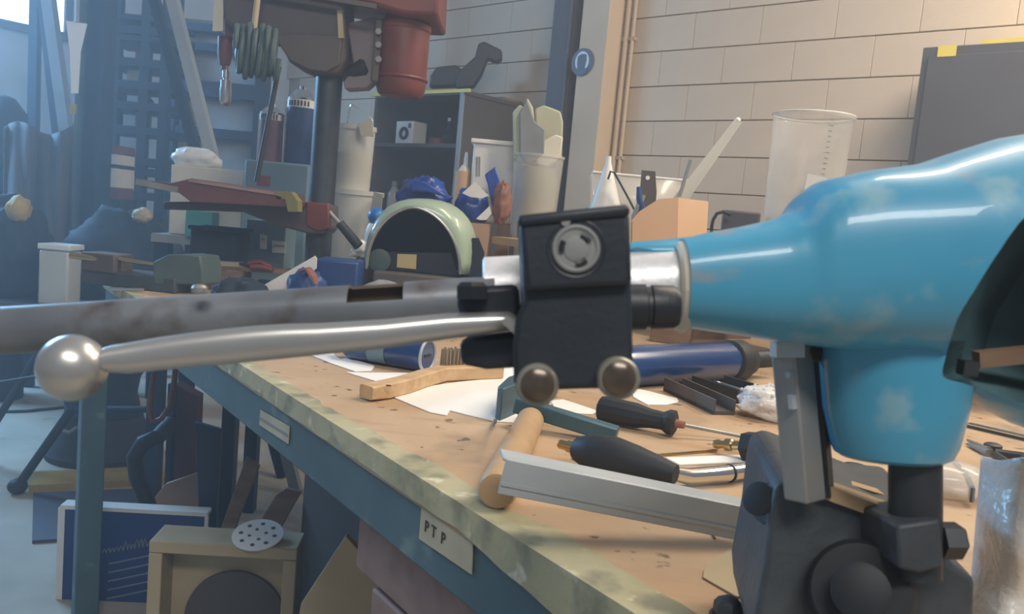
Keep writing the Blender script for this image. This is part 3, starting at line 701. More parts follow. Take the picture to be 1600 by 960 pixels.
def upcyl(T_, name, xc, pt, zb, Y, w, mat, prof=None, n=28, **k):
    top = PY(xc, pt, Y); h = top.z - zb; r = w / FPX * Y / 2
    prof = prof or [(0, .94), (.02, 1), (.97, 1), (1, .94)]
    return T_.p(name, MB().lathe(Vector((top.x, Y, zb)), Z, [(t * h, q * r) for t, q in prof], n), mat, **k)
# boards, pliers, rags at the far end of the bench
one('wood_lath', 'brown wooden lath lying behind the far machine vise', 'wood strip', MB().beam(PY(325, 417, 2.4), PY(452, 424, 2.4), .05, .012), m_woodd)
one('pale_lath', 'pale wooden lath lying on the brown lath by the drill press base', 'wood strip', MB().beam(PY(325, 417, 2.4).lerp(PY(452, 424, 2.4), -.12) + Z * .0118, PY(325, 417, 2.4).lerp(PY(452, 424, 2.4), .6) + Z * .0118, .05, .012), m_beige)
MATS_ = 0
for lab, a, b, zt in (('low pine block under the laths near the drill press', 300, 350, 436), ('second pine block under the laths near the drill press, beside the red pliers', 350, 374, 436)):
    one('pine_block', lab, 'wood block', upbox(MB(), a, b, 424, .9, 2.32, .11), m_woodd)
rp = T('red_pliers', 'red handled pliers lying on the brown lath', 'pliers', PY(408, 416, 2.37))
rp.p('grip', MB().tube([PY(388, 412, 2.37), PY(408, 410, 2.37), PY(424, 418, 2.37)], .008, 8), m_red)
rp.p('grip', MB().tube([PY(392, 417, 2.36), PY(410, 418, 2.36), PY(426, 422, 2.36)], .008, 8), m_red)
rp.p('jaw', MB().tube([PY(390, 414, 2.37), PY(374, 412, 2.37)], [.008, .003], 8), m_darksteel)
one('leaning_card', 'stiff white card leaning across the clutter in front of the drill press', 'card', MB().prism([PY(x, y, 2.05) for x, y in ((398, 458), (415, 444), (492, 400), (495, 404), (494, 420), (470, 440), (456, 462))], Vector((0, .004, 0))), m_white)
rg = T('cloth_rag', 'navy cloth rag with a red stripe bunched on the bench', 'rag', spot(480, 440, 2.02))
rg.p('cloth', MB().blob(spot(480, 440, 2.02) + Z * .05, (.05, .05, .055), .25, 2, 3, zmin=.9004), m_navy)
rg.p('red_stripe', MB().tube([PY(470, 424, 1.99), PY(482, 421, 1.975), PY(490, 432, 1.965), PY(494, 444, 1.965)], [.008, .012, .012, .008], 8, sq=.5), m_redbrown)
one('dark_gloves', 'dark crumpled gloves heaped behind the handlebar tube', 'gloves', MB().blob(spot(375, 440, 2.0) + Z * .02, (.07, .06, .05), .35, 5, 3, zmin=.9004), m_dark)
one('blue_tool_box', 'flat blue plastic tool box behind the navy rag', 'tool box', upbox(MB(), 492, 560, 407, .9, 2.1, .13, .05), m_navy, bevel=.006)
one('grey_grinder_guard', 'rounded grey cast housing lying in front of the mudguard', 'machine housing', MB().blob(spot(600, 440, 1.98) + Z * .045, (.075, .06, .055), .12, 8, 2, zmin=.9004), m_grey)
one('grey_storage_box', 'low grey storage box supporting the pale green mudguard', 'storage box', upbox(MB(), 582, 770, 432, .9, 2.2, .35), m_cabd, bevel=.006)

# ---------------- pale green mudguard
YM = 2.22; ZM = PY(663, 432, 2.2).z + .0045
mg = T('scooter_mudguard', 'pale green scooter mudguard standing with its dark hollow side showing', 'mudguard', spot(642, 428, YM, PY(642, 431, YM).z))
def arch(xc, w, top, base, Y, e=1.0, bulge=0):
    pts = []
    for i in range(25):
        a = math.pi * i / 24; cs, sn = math.cos(a), math.sin(a)
        x = xc - w * math.copysign(abs(cs) ** e, cs) * (1 + bulge * sn * (1 if cs < 0 else .2)); y = base - (base - top) * sn ** .9
        q = PY(x, y, Y); q.z = max(q.z, ZM); pts.append(q)
    return pts
R5 = [arch(645, 74, 324, 429, YM, 1.15), arch(648, 80, 313, 429, YM + .03, .9, .22), arch(654, 84, 310, 428, YM + .08, .85, .34), arch(662, 78, 314, 428, YM + .15, .9, .36), arch(668, 66, 332, 426, YM + .22, 1, .15), arch(674, 44, 360, 424, YM + .27, 1, .1), arch(676, 20, 400, 423, YM + .29, 1)]
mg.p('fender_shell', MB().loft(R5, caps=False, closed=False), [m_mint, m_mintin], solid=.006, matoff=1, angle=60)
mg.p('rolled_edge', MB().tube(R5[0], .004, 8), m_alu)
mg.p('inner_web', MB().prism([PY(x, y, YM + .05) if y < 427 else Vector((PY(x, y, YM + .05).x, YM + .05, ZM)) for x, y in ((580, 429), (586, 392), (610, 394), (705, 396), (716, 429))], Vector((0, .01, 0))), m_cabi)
mg.p('paper_tag', MB().prism([PY(x, y, YM + .045) for x, y in ((621, 397), (651, 398), (650, 421), (620, 418))], Vector((0, .002, 0))), M('tan_tag', '#d8c08a', .7, var=.06))
mg.p('round_plate', MB().lathe(PY(593, 407, YM + .03), (0, -1, 0), [(0, .031), (.006, .031), (.009, .02), (.009, 0)], 28), m_olive)
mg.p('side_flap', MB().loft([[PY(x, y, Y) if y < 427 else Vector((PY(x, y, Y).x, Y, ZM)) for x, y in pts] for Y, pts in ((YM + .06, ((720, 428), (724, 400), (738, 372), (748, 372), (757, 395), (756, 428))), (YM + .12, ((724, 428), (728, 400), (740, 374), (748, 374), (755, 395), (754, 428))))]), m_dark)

# ---------------- drill press
YD = 2.42
dp = T('drill_press', 'old red bench drill press with big column, tilted table and belt motor', 'drill press', spot(500, 440, YD))
def D(x, y, dy=0): return PY(x, y, YD) + Vector((0, dy, 0))
cb_ = spot(503, 440, YD); ctop = D(508, 60)
dp.p('base', MB().box(cb_ + Vector((-.06, 0, .0125)), (.3, .2, .025)), m_iron, bevel=.006)
dp.p('column', MB().cyl(Vector((D(503, 300).x, YD, .92)), Vector((D(503, 300).x, YD, ctop.z)), 40 / FPX * YD / 2, n=32), m_darksteel)
dp.p('column_collar', MB().lathe(Vector((D(503, 300).x, YD, .925)), Z, [(0, .07), (.02, .07), (.05, .05), (.06, .045)], 28), m_iron)
hd = dp.p('head', MB().prism([D(x, y, -.075) for x, y in ((360, -25), (362, 40), (385, 62), (430, 66), (452, 80), (462, 105), (500, 122), (535, 122), (548, 98), (548, 60), (545, -25))], Vector((0, .15, 0))), m_brown, bevel=.012)
dp.p('red_cheek', MB().prism([D(x, y, -.084) for x, y in ((440, 66), (470, 62), (545, 66), (540, 110), (520, 121), (495, 118), (466, 104))], Vector((0, .02, 0))), m_brown, sub_of=hd, bevel=.004)
dp.p('cream_edge', MB().beam(D(541, 28, -.08), D(543, 70, -.08), .014, .016, up=(0, 1, 0)), m_beige, sub_of=hd)
dp.p('lock_knob', MB().lathe(D(545, 118, -.02), D(565, 110, -.02) - D(545, 118, -.02), [(0, .012), (.02, .02), (.05, .026), (.06, .02)], 16), m_blackr)
gd_ = dp.p('belt_guard', MB().prism([D(x, y, -.12) for x, y in ((395, -60), (395, -8), (480, 0), (545, 12), (600, 26), (640, 38), (690, 40), (694, -60))], Vector((0, .26, 0))), m_red, bevel=.01)
dp.p('guard_lip', MB().beam(D(400, -6, -.125), D(600, 28, -.125), .012, .012), m_brown, sub_of=gd_)
mo = D(630, 85)
mr = 76 / FPX * YD / 2
zt, zb_ = D(630, 22).z, D(630, 152).z
mot = dp.p('motor', MB().lathe(Vector((mo.x, YD, zb_)), Z, [(0, mr * .8), (.006, mr * .9), (.02, mr * .97), (.035, mr), (zt - zb_ - .05, mr), (zt - zb_ - .045, mr * 1.05), (zt - zb_ - .03, mr * 1.05), (zt - zb_ - .028, mr * .96), (zt - zb_ - .01, mr * .8), (zt - zb_, mr * .5)], 36), m_red)
dp.p('motor_band', MB().torus(Vector((mo.x, YD, zb_ + .05)), Z, mr, .005, 36, 8), m_red, sub_of=mot)
dp.p('motor_shaft', MB().cyl(Vector((mo.x, YD, zt - .01)), Vector((mo.x, YD, zt + .03)), .02), m_darksteel, sub_of=mot)
mb = MB().box(D(594, 85, 0), (.02, .12, .17))
mp = dp.p('motor_plate', mb, m_brown, bevel=.004)
for yy in (58, 78, 100): dp.p('plate_bolt', MB().lathe(D(598, yy, -.065), (0, -1, 0), [(0, .009), (.008, .009)], 6), m_steel, sub_of=mp)
dp.p('motor_mount', MB().prism([D(x, y, -.03) for x, y in ((545, 40), (592, 30), (592, 125), (575, 140), (542, 142), (540, 130), (556, 108))], Vector((0, .06, 0))), M('mauve_plate', '#7d7274', .6, var=.08), bevel=.004)
# spindle side
qx = 354
dp.p('quill_housing', MB().beam(D(376, -30, 0), D(373, 62, 0), .07, .06, up=(0, 1, 0)), m_redd, bevel=.01)
dp.p('depth_scale', MB().prism([D(x, y, -.06) for x, y in ((348, -20), (362, -20), (360, 56), (344, 56))], Vector((0, .012, 0))), m_cream)
ch = dp.p('quill', MB().lathe(D(qx - 2, 58), D(qx - 4, 165) - D(qx - 2, 58), [(0, .020), (.05, .020), (.07, .016), (.078, .014), (.08, .010), (.09, .010)], 20), m_redd)
dp.p('chuck', MB().lathe(D(qx, 103), D(qx - 2, 165) - D(qx, 103), [(0, .007), (.014, .007), (.015, .011), (.034, .011), (.035, .008), (.04, .008), (.041, .015), (.062, .015), (.063, .0165), (.098, .0165), (.108, .012), (.112, .006)], 22), m_alu)
# feed wheel and lever
fw = dp.p('feed_hub', MB().lathe(D(418, 100, -.08), (-.15, -1, .05), [(0, .045), (.05, .045), (.055, .04)], 24), m_darksteel)
dp.p('feed_lever', MB().cyl(D(458, 118, -.14), D(428, 288, -.16), .007, n=10), m_blackr)
dp.p('feed_lever', MB().cyl(D(420, 75, -.14), D(430, -10, -.14), .008, n=10), m_beige)
# table
tb = dp.p('table', MB().prism([D(x, y, -.15) for x, y in ((252, 284), (300, 290), (330, 283), (455, 303), (456, 313), (488, 316), (484, 326), (330, 318), (312, 304), (258, 296))], Vector((0, .3, 0))), m_redd, bevel=.003)
dp.p('ground_edge', MB().beam(D(251, 288, -.155), D(312, 300, -.155), .006, .016), m_steel, sub_of=tb)
dp.p('table_rim', MB().beam(D(328, 286, -.152), D(456, 306, -.152), .006, .008), m_pink, sub_of=tb)
ta2 = dp.p('table_arm', MB().prism([D(x, y, -.06) for x, y in ((268, 316), (330, 316), (486, 324), (488, 316), (522, 320), (523, 356), (514, 366), (490, 365), (440, 352), (390, 332), (330, 330), (268, 328))], Vector((0, .12, 0))), m_brown, bevel=.006)
dp.p('red_clamp', MB().prism([D(x, y, -.066) for x, y in ((488, 316), (522, 319), (522, 358), (505, 362), (486, 352))], Vector((0, .03, 0))), m_red, sub_of=ta2, bevel=.004)
dp.p('olive_pad', MB().prism([D(x, y, -.162) for x, y in ((456, 301), (478, 303), (488, 316), (488, 332), (474, 332), (470, 312), (456, 308))], Vector((0, .05, 0))), M('olive_pad', '#7d7748', .7, var=.1), sub_of=tb)
lv = dp.p('clamp_lever', MB().cyl(D(521, 332, -.05), D(540, 352, -.06), .006, n=10), m_steel)
dp.p('lever_grip', MB().cyl(D(538, 349, -.06), D(568, 384, -.07), .013, .014, 14), m_blackr, sub_of=lv)
dp.p('dial_block', MB().box(D(412, 283, 0), (.03, .03, .03)), m_redd)
# coil of hose hung on the feed hub
mb = MB(); nn = 150; pth = []
c0 = D(425, 100, -.145)
for i in range(nn):
    a = i / nn * 2 * math.pi * 7; t = i / nn
    rr = .062 + .008 * math.sin(i * .7)
    pth.append(c0 + Vector((-.045 + .115 * t + .012 * math.cos(a), -.03 - rr * .55 * math.cos(a), rr * math.sin(a))))
one('coiled_hose', 'coil of olive green hose hung on the drill press feed hub', 'hose', mb.tube(pth, .0075, 8), m_olive)

# ---------------- behind the drill press
Y3 = 2.85
one('grey_crate', 'grey blue plastic crate behind the drill press carrying two spray cans', 'crate', upbox(MB(), 383, 484, 253, .9, Y3, .25), m_greybox, bevel=.008)
zc_ = PY(433, 253, Y3).z
for (xc, pt, w, lab, mm, band) in ((424, 163, 36, 'red and silver spray can, the shorter of two behind the drill press', 'red', '#7d5a60'), (470, 135, 44, 'blue and silver spray can, the taller of two behind the drill press', 'blue', '#3e5078')):
    Yc = Y3 + .12
    sp = T('aerosol_can', lab, 'spray can', Vector((PY(xc, 200, Yc).x, Yc, zc_)))
    top = PY(xc, pt, Yc).z; r = w / FPX * Yc / 2; h = top - zc_
    bd = sp.p('can_body', MB().lathe(sp.loc, Z, [(0, r * .96), (.006, r), (h * .78, r)], 30), M('can_' + mm, band, .3, .3, var=.15, scale=12))
    sp.p('white_band', MB().lathe(sp.loc + Z * h * .72, Z, [(0, r * 1.01), (h * .1, r * 1.01)], 30), m_whitep, sub_of=bd)
    for i in range(7):
        a = -math.pi / 2 - .7 + i * .23
        sp.p('letter', MB().box(sp.loc + Vector((math.cos(a) * r * 1.015, math.sin(a) * r * 1.015, h * .77)), (.006, .002, .018), yaw=a + math.pi / 2), m_ink, sub_of=bd)
    sp.p('shoulder', MB().lathe(sp.loc + Z * h * .82, Z, [(0, r * 1.02), (.006, r * 1.02), (.008, r * .95), (h * .08, r * .75), (h * .13, r * .5), (h * .13, .012), (h * .18, .012)], 30), m_chrome)
    for s_ in (-1, 1): sp.p('seam', MB().cyl(sp.loc + Vector((s_ * r * .97, -r * .25, .004)), sp.loc + Vector((s_ * r * .97, -r * .25, h * .82)), .004, n=8), m_chrome, sub_of=bd)
tb1 = T('teal_carton', 'teal carton with white labels standing under the drill press table', 'carton', spot(420, 400, 2.6))
tb1.p('carton', upbox(MB(), 385, 448, 345, .9, 2.6, .12), m_greybox, bevel=.003)
for x0, x1, y0, y1 in ((406, 416, 366, 390), (425, 446, 376, 396)):
    lb = tb1.p('label', MB().prism([PY(x, y, 2.597) for x, y in ((x0, y0), (x1, y0 + 2), (x1, y1), (x0, y1 - 1))], Vector((0, .002, 0))), m_whitep)
    tb1.p('print_line', MB().prism([PY(x, y, 2.5955) for x, y in ((x0 + 2, y0 + 6), (x1 - 2, y0 + 8), (x1 - 2, y0 + 10), (x0 + 2, y0 + 8))], Vector((0, .001, 0))), m_grey, sub_of=lb)
# tubs to the right of the column
lt = T('large_tub', 'large milky white tub standing just behind the drill press column', 'tub', spot(557, 400, 2.95))
upcyl(lt, 'tub_body', 557, 298, .9, 2.95, 84, m_milk, [(0, .82), (.03, .86), (.95, .98), (.95, 1.03), (1, 1.03)])
zt = PY(557, 298, 2.95).z
ut_ = T('paint_tub', 'cloudy tub with yellow contents and wire handle stacked on the large tub', 'tub', Vector((PY(554, 250, 2.95).x, 2.95, zt)))
upcyl(ut_, 'tub_body', 554, 197, zt, 2.95, 66, m_milk, [(0, .88), (.03, .9), (.93, .98), (.93, 1.04), (1, 1.04)])
upcyl(ut_, 'yellow_contents', 554, 240, zt + .004, 2.95, 57, M('yellow_fill', '#b9a35a', .7, hex2='#8f8a6c', scale=14), [(0, .9), (1, .96)])
ut_.p('wire_handle', MB().tube([PY(x, y, 2.94) for x, y in ((583, 205), (583, 190), (578, 182), (548, 163), (546, 172), (542, 195))], .0028, 6), m_chrome)
ut_.p('rag', MB().prism([PY(x, y, 2.87) for x, y in ((560, 196), (572, 186), (582, 190), (584, 214), (564, 212))], Vector((0, .01, 0))), m_cream)
one('wooden_paddle', 'grey wooden paddle leaning against the large white tub', 'wood strip', MB().prism([PY(x, y, 2.8) for x, y in ((584, 300), (598, 304), (584, 372), (570, 447), (556, 447))], Vector((0, .012, 0))), m_grey)
bl = T('blue_cap_bottle', 'white bottle with a round blue cap beside the mudguard', 'bottle', spot(588, 400, 2.56))
upcyl(bl, 'bottle_body', 588, 350, .9, 2.56, 34, m_whitep, [(0, .9), (.02, 1), (.85, 1), (.95, .85), (1, .7)])
bl.p('cap', MB().ball(PY(589, 338, 2.56), (.028, .028, .026), 22, 12), M('blue_cap', '#1f6ab0', .4, var=.1))
one('crumpled_tissue', 'crumpled white tissue by the bottle with the blue cap', 'tissue', MB().blob(PY(569, 394, 2.43), (.036, .03, .03), .5, 4, 4, zmin=PY(572, 404, 2.39).z), m_white)
one('tissue_stand', 'dark wooden block under the crumpled tissue', 'wood block', upbox(MB(), 556, 588, 404, .9, 2.39, .1), m_cabd)
# blue bags and packets behind the mudguard
pb = upbox(MB(), 630, 764, 345, .9, 2.75, .28)
one('parts_carton', 'low brown carton full of packets behind the mudguard', 'carton', pb, m_kraftd)
zp = PY(715, 345, 2.75).z
one('blue_bag', 'glossy dark blue polythene bag heaped on the brown carton', 'plastic bag', MB().blob(PY(662, 312, 2.85), (.085, .07, .075), .35, 6, 3, zmin=zp), m_bluebag)
one('blue_bag_flap', 'folded flap of blue sheeting lying over the blue bag', 'plastic sheet', MB().prism([PY(x, y, 2.74) for x, y in ((640, 292), (648, 281), (664, 284), (694, 302), (696, 308), (665, 300), (643, 300))], Vector((0, .05, 0))), m_bluebag, bevel=.005)
pk = T('blue_white_packet', 'blue and white printed packet standing between mudguard and white tub', 'packet', Vector((PY(738, 330, 2.72).x, 2.85, zp)))
pk.p('packet', MB().blob(PY(738, 325, 2.86), (.058, .05, .075), .22, 9, 2.5, zmin=zp), m_bluebag)
pk.p('white_panel', MB().prism([PY(x, y, 2.765) for x, y in ((722, 302), (742, 284), (764, 306), (752, 310), (735, 308))], Vector((0, .02, 0))), m_whitep)
pk.p('white_corner', MB().prism([PY(x, y, 2.765) for x, y in ((744, 342), (765, 322), (768, 334), (760, 344), (750, 344))], Vector((0, .02, 0))), m_whitep)
one('blue_pouch', 'small blue folded pouch in front of the white tub', 'pouch', MB().prism([PY(x, y, 2.84) for x, y in ((757, 273), (774, 260), (783, 290), (786, 330), (770, 330), (762, 288))], Vector((0, .03, 0))), m_bluebag, bevel=.004)
one('leather_glove', 'reddish brown leather glove slumped beside the blue packet', 'glove', MB().blob(PY(784, 318, 2.8), (.03, .036, .07), .3, 12, 3, zmin=zp), m_redbrown)

# ---------------- on the raised shelf
def shelf_pt(px, v=1.33, z=RZ):
    a, b = -.2, 3.0
    for _ in range(50):
        m = (a + b) / 2
        if J(B(m, v, z))[0] > px: a = m
        else: b = m
    return B(a, v, z)
p = shelf_pt(838, 1.33)
bgm = T('rag_bin', 'clear plastic bin stuffed with crumpled pale paper bags', 'bin', p)
Yb = p.y
upcyl(bgm, 'bin_wall', 842, 243, RZ, Yb, 78, m_clear, [(0, .82), (.02, .85), (.97, 1), (.97, 1.04), (1, 1.04)])
upcyl(bgm, 'rag_fill', 842, 262, RZ + .003, Yb, 64, M('rag_fill', '#8f8a68', .8, hex2='#6f746a', scale=12, bump=.4), [(0, .85), (.8, 1), (1, .8)])
bgm.p('paper_bag', MB().prism([PY(x, y, Yb - .04) for x, y in ((802, 250), (801, 175), (812, 163), (820, 168), (824, 152), (833, 168), (836, 200), (842, 260))], Vector((.0, .04, 0))), M('green_grey_bag', '#a7ad98', .7, var=.12, scale=10), bevel=.006)
bgm.p('paper_bag', MB().prism([PY(x, y, Yb - .01) for x, y in ((836, 170), (850, 164), (876, 174), (880, 190), (878, 250), (840, 255))], Vector((.0, .03, 0))), M('buff_bag', '#b5a58c', .75, hex2='#a9b09a', scale=8), bevel=.006)
bgm.p('dark_bag', MB().prism([PY(x, y, Yb - .055) for x, y in ((812, 175), (824, 156), (836, 190), (852, 202), (850, 240), (826, 258), (812, 240))], Vector((.0, .015, 0))), M('grey_bag', '#7a7f84', .7, var=.12), bevel=.004)
bgm.p('white_bag', MB().prism([PY(x, y, Yb - .05) for x, y in ((834, 240), (845, 222), (868, 210), (880, 214), (876, 246), (856, 262), (840, 258))], Vector((.0, .02, 0))), m_cream, bevel=.005)
p = shelf_pt(775, 1.45); 
wt = T('white_tub', 'white rectangular tub on cartons beside the rag bin', 'tub', Vector((PY(775, 260, 2.98).x, 2.98, zp)))
one('small_kraft_box', 'small kraft box under the white rectangular tub', 'box', MB().box(Vector((PY(788, 345, 2.97).x, 3.045, (.9 + zp) / 2)), (.045, .14, zp - .9)), m_kraftd)
wt.p('tub_body', upbox(MB(), 741, 808, 224, zp, 2.98, .14), m_whitep, bevel=.008)
wt.p('rim', upbox(MB(), 737, 812, 219, PY(775, 226, 2.97).z, 2.97, .17), m_white, bevel=.003)
for x in (744, 748): wt.p('slot', MB().prism([PY(q, y, 2.977) for q, y in ((x, 245), (x + 2.5, 245), (x + 2, 275), (x, 275))], Vector((0, .003, 0))), m_grey)
sb_ = T('spray_bottle', 'pale spray bottle with nozzle beside the white tub', 'spray bottle', Vector((PY(724, 270, 3.02).x, 3.02, zp)))
upcyl(sb_, 'bottle_body', 724, 268, zp, 3.02, 24, m_kraft, [(0, 1), (1, 1)])
upcyl(sb_, 'bottle_neck', 726, 258, PY(724, 268, 3.02).z, 3.02, 18, m_cream, [(0, 1), (.5, .8), (1, .4)])
upcyl(sb_, 'nozzle', 729, 238, PY(724, 259, 3.02).z, 3.02, 7, m_whitep, [(0, 1), (1, .6)])
# clear scoop bin with its tools, cone, bracket
p = shelf_pt(985, 1.36); Yk = p.y
kb = T('clear_parts_bin', 'clear plastic parts bin with a white rim behind the black cylinder', 'bin', p)
kb.p('bin_wall', MB().loft([[Vector((q.x, q.y, RZ)) + Vector((dx * .07, dy * .05, 0)) for dx, dy in ((-1, -1), (1, -1), (1, 1), (-1, 1))] if False else [p + Vector((dx * a, dy * b, h)) for dx, dy in ((-1, -1), (1, -1), (1, 1), (-1, 1))] for a, b, h in ((.11, .06, .001), (.145, .08, PY(985, 277, Yk).z - RZ))] , caps=False), m_clear, solid=.002)
hz = PY(985, 277, Yk).z
kb.p('bin_rim', MB().tube([p + Vector((dx * .146, dy * .081, hz - RZ)) for dx, dy in ((-1, -1), (1, -1), (1, 1), (-1, 1))], .0035, 8, closed=True), m_whitep)
kb.p('bin_floor', MB().box(p + Z * .002, (.21, .11, .003)), m_clear)
p2 = shelf_pt(952, 1.2); Yc = p2.y
zt = PY(938, 244, Yc).z - RZ
rr = 62 / FPX * Yc / 2
one('white_funnel', 'tall white plastic funnel standing upside down in front of the clear bin', 'funnel', MB().lathe(Vector((PY(950, 300, Yc).x, Yc, RZ + .0015)), Vector((-.03, 0, 1)), [(0, rr * 1.5), (.03, rr * 1.28), (zt * .5, rr * .72), (zt * .75, rr * .38), (zt * .93, rr * .15), (zt, rr * .13)], 30), m_whitep)
p3 = shelf_pt(1012, 1.25); Yq = p3.y
bk = T('steel_bracket', 'flat grey steel bracket with a hole sticking up from the clear bin', 'bracket', Vector((PY(1010, 300, Yq).x, Yq, RZ)))
bk.p('plate', MB().prism([PY(x, y, Yq) for x, y in ((1003, 266), (1024, 268), (1026, 300), (1020, 395), (1004, 395), (1000, 300))], Vector((0, .006, 0))), m_cabd)
bk.p('hole', MB().lathe(PY(1012, 278, Yq - .0005), (0, -1, 0), [(0, .006), (.001, .006)], 14), m_white)
p4 = shelf_pt(1000, 1.19); Yp = p4.y
sn = T('blue_snips', 'blue handled snips hanging over the cardboard box edge', 'snips', Vector((PY(1000, 330, Yp).x, Yp, RZ)))
sn.p('handle', MB().tube([PY(x, y, Yp - .02) for x, y in ((998, 292), (999, 310), (1003, 330), (1004, 344))], [.006, .009, .01, .006], 8), m_navy)
sn.p('handle', MB().tube([PY(x, y, Yp - .02) for x, y in ((1006, 305), (998, 322), (990, 338), (988, 395))], [.006, .008, .007, .004], 8), m_grey)
one('black_strap', 'curved black cable strap arching out of the clear bin', 'strap', MB().tube([PY(x, y, Yq) for x, y in ((950, 280), (954, 268), (960, 270), (972, 292), (984, 314), (992, 330))] + [Vector((PY(994, 380, Yq).x, Yq, RZ + .003))], .006, 8, sq=.5), m_cabi)
p5 = shelf_pt(1055, 1.22); Yx = p5.y
cbx = T('cardboard_box', 'open cardboard box standing on the raised shelf', 'box', Vector((PY(1050, 340, Yx).x, Yx, RZ)))
fc = [PY(x, y, Yx) for x, y in ((986, 346), (1000, 330), (1030, 311), (1061, 309))]
zb2 = RZ
fpts = [PY(x, y, Yx) for x, y in ((986, 398), (986, 346), (1000, 330), (1030, 311), (1060, 309), (1056, 404))]
for q in fpts: q.z = max(q.z, RZ)
fpts[0].z = RZ; fpts[-1].z = RZ
cbx.p('front_panel', MB().prism(fpts, Vector((0, .004, 0))), m_kraft)
sv = Vector((.09, .06, 0))
spts = [PY(1057, 404, Yx), PY(1060, 309, Yx)]; spts[0].z = RZ
cbx.p('side_panel', MB().prism([spts[0], spts[1], spts[1] + sv * 1.05, spts[0] + sv], Vector((-.003, .004, 0))), m_kraft)
cbx.p('back_panel', MB().prism([spts[0] + sv, spts[1] + sv, fpts[1] + sv + Z * .02, Vector((fpts[0].x, fpts[0].y, RZ)) + sv], Vector((0, .004, 0))), m_kraft)
cbx.p('left_panel', MB().prism([fpts[0], fpts[1], fpts[1] + sv, fpts[0] + sv], Vector((.004, 0, 0))), m_kraft)
p6 = shelf_pt(1092, 1.38); Yr = p6.y
rs = T('steel_rule', 'tall steel rule and acrylic strip leaning in the cardboard box', 'rule', Vector((PY(1075, 330, Yr).x, Yr, RZ)))
rs.p('acrylic_strip', MB().prism([PY(x, y, Yr) for x, y in ((1070, 310), (1150, 185), (1158, 190), (1074, 313)) ], Vector((0, .006, 0))), m_cabd)
rs.p('blade', MB().prism([PY(x, y, Yr - .006) if y < 390 else Vector((PY(x, y, Yr - .006).x, Yr - .006, RZ)) for x, y in ((1050, 312), (1050, 395), (1078, 395), (1076, 312), (1159, 192), (1150, 184))], Vector((0, .004, 0))), m_milk)
rs.p('tip', MB().ball(PY(1153, 188, Yr), .008, 10, 6), m_white)
rs.p('dark_edge', MB().beam(PY(1062, 306, Yr - .02), PY(1079, 250, Yr - .02), .008, .012, up=(0, 1, 0)), m_grey)
# tall measuring jug
p7 = shelf_pt(1268, 1.36); Yj = p7.y
jg = T('measuring_jug', 'tall clear measuring jug with a printed scale standing on the raised shelf', 'measuring jug', Vector((PY(1252, 300, Yj).x, Yj, RZ + .0025)))
hj = PY(1276, 184, Yj).z - RZ; rj = 116 / FPX * Yj / 2
jg.p('jug_wall', MB().lathe(jg.loc, Vector((.02, 0, 1)), [(0, rj * .8), (.003, rj * .86), (hj * .98, rj), (hj, rj * 1.05)], 48, caps=False), m_clear, solid=.002)
jg.p('jug_base', MB().lathe(jg.loc, Z, [(0, rj * .8), (.004, rj * .84)], 40), m_clear)
jg.p('rim', MB().torus(jg.loc + Vector((.02 * hj, 0, hj)), Z, rj * 1.04, .0022, 48, 8), m_whitep)
for i in range(22):
    f = .25 + .7 * i / 21
    jg.p('scale_mark', MB().box(jg.loc + Vector((.02 * hj * f + .012, -rj * (.86 + .14 * f) - .001, hj * f)), (.008 if i % 5 else .014, .001, .0016)), m_grey)
jg.p('handle', MB().tube([jg.loc + Vector((rj * .9, .03, hj * .9)), jg.loc + Vector((rj * 1.3, .06, hj * .8)), jg.loc + Vector((rj * 1.25, .06, hj * .4)), jg.loc + Vector((rj * .88, .03, hj * .3))], .006, 10), m_clear)
one('white_card', 'small white card standing in front of the measuring jug', 'card', MB().prism([PY(x, y, Yj - .13) if y < 400 else Vector((PY(x, y, Yj - .13).x, Yj - .13, RZ)) for x, y in ((1256, 300), (1262, 271), (1293, 278), (1288, 420), (1252, 420))], Vector((0, .003, 0))), m_whitep)
p8 = shelf_pt(1185, 1.2); Yg = p8.y
cg = T('grey_charger', 'flat grey charger box with a looped black cable on the raised shelf', 'charger', Vector((PY(1188, 340, Yg).x, Yg, RZ)))
cg.p('case', upbox(MB(), 1132, 1188, 330, RZ, Yg, .08, -.2), m_cab, bevel=.005)
cg.p('cable', MB().tube([PY(x, y, Yg - .02) for x, y in ((1142, 336), (1130, 331), (1120, 334), (1114, 344), (1112, 354))] + [Vector((PY(1114, 390, Yg - .02).x, Yg - .02, RZ + .004))], .004, 8), m_blackr)

# ---------------- tall cabinets on the block wall
t1 = t_at(1428, .42); 
cb2 = T('tall_grey_cabinet', 'tall dark grey steel cabinet against the block wall with yellow stickers', 'cabinet', wp(t1 - .5, .22, FZ))
zt = PY(1455, 76, wp(t1, .44).y).z
cb2.p('carcass', MB().box(wp(t1 - .5, .24, (zt + FZ) / 2), (1.0, .42, zt - FZ), axes=(WU, WN, Z)), m_cab, bevel=.004)
for k in (0, 1):
    d_ = cb2.p('door', MB().box(wp(t1 - .26 - .48 * k, .46, (zt + FZ) / 2), (.46, .02, zt - FZ - .08), axes=(WU, WN, Z)), m_cab, bevel=.003)
    cb2.p('handle', MB().box(wp(t1 - .46 - .08 * k, .48, 1.0), (.02, .03, .12), axes=(WU, WN, Z)), m_darksteel, sub_of=d_)
cb2.p('sticker', MB().box(wp(t_at(1481, .472, zt), .4715, zt - .025), (.07, .003, .045), axes=(WU, WN, Z)), m_yel)
one('yellow_folder', 'thin pale yellow folder lying on top of the tall grey cabinet', 'folder', MB().box(wp(t1 - .48, .26, zt + .0125), (.55, .3, .025), axes=(WU, WN, Z)), m_yel)

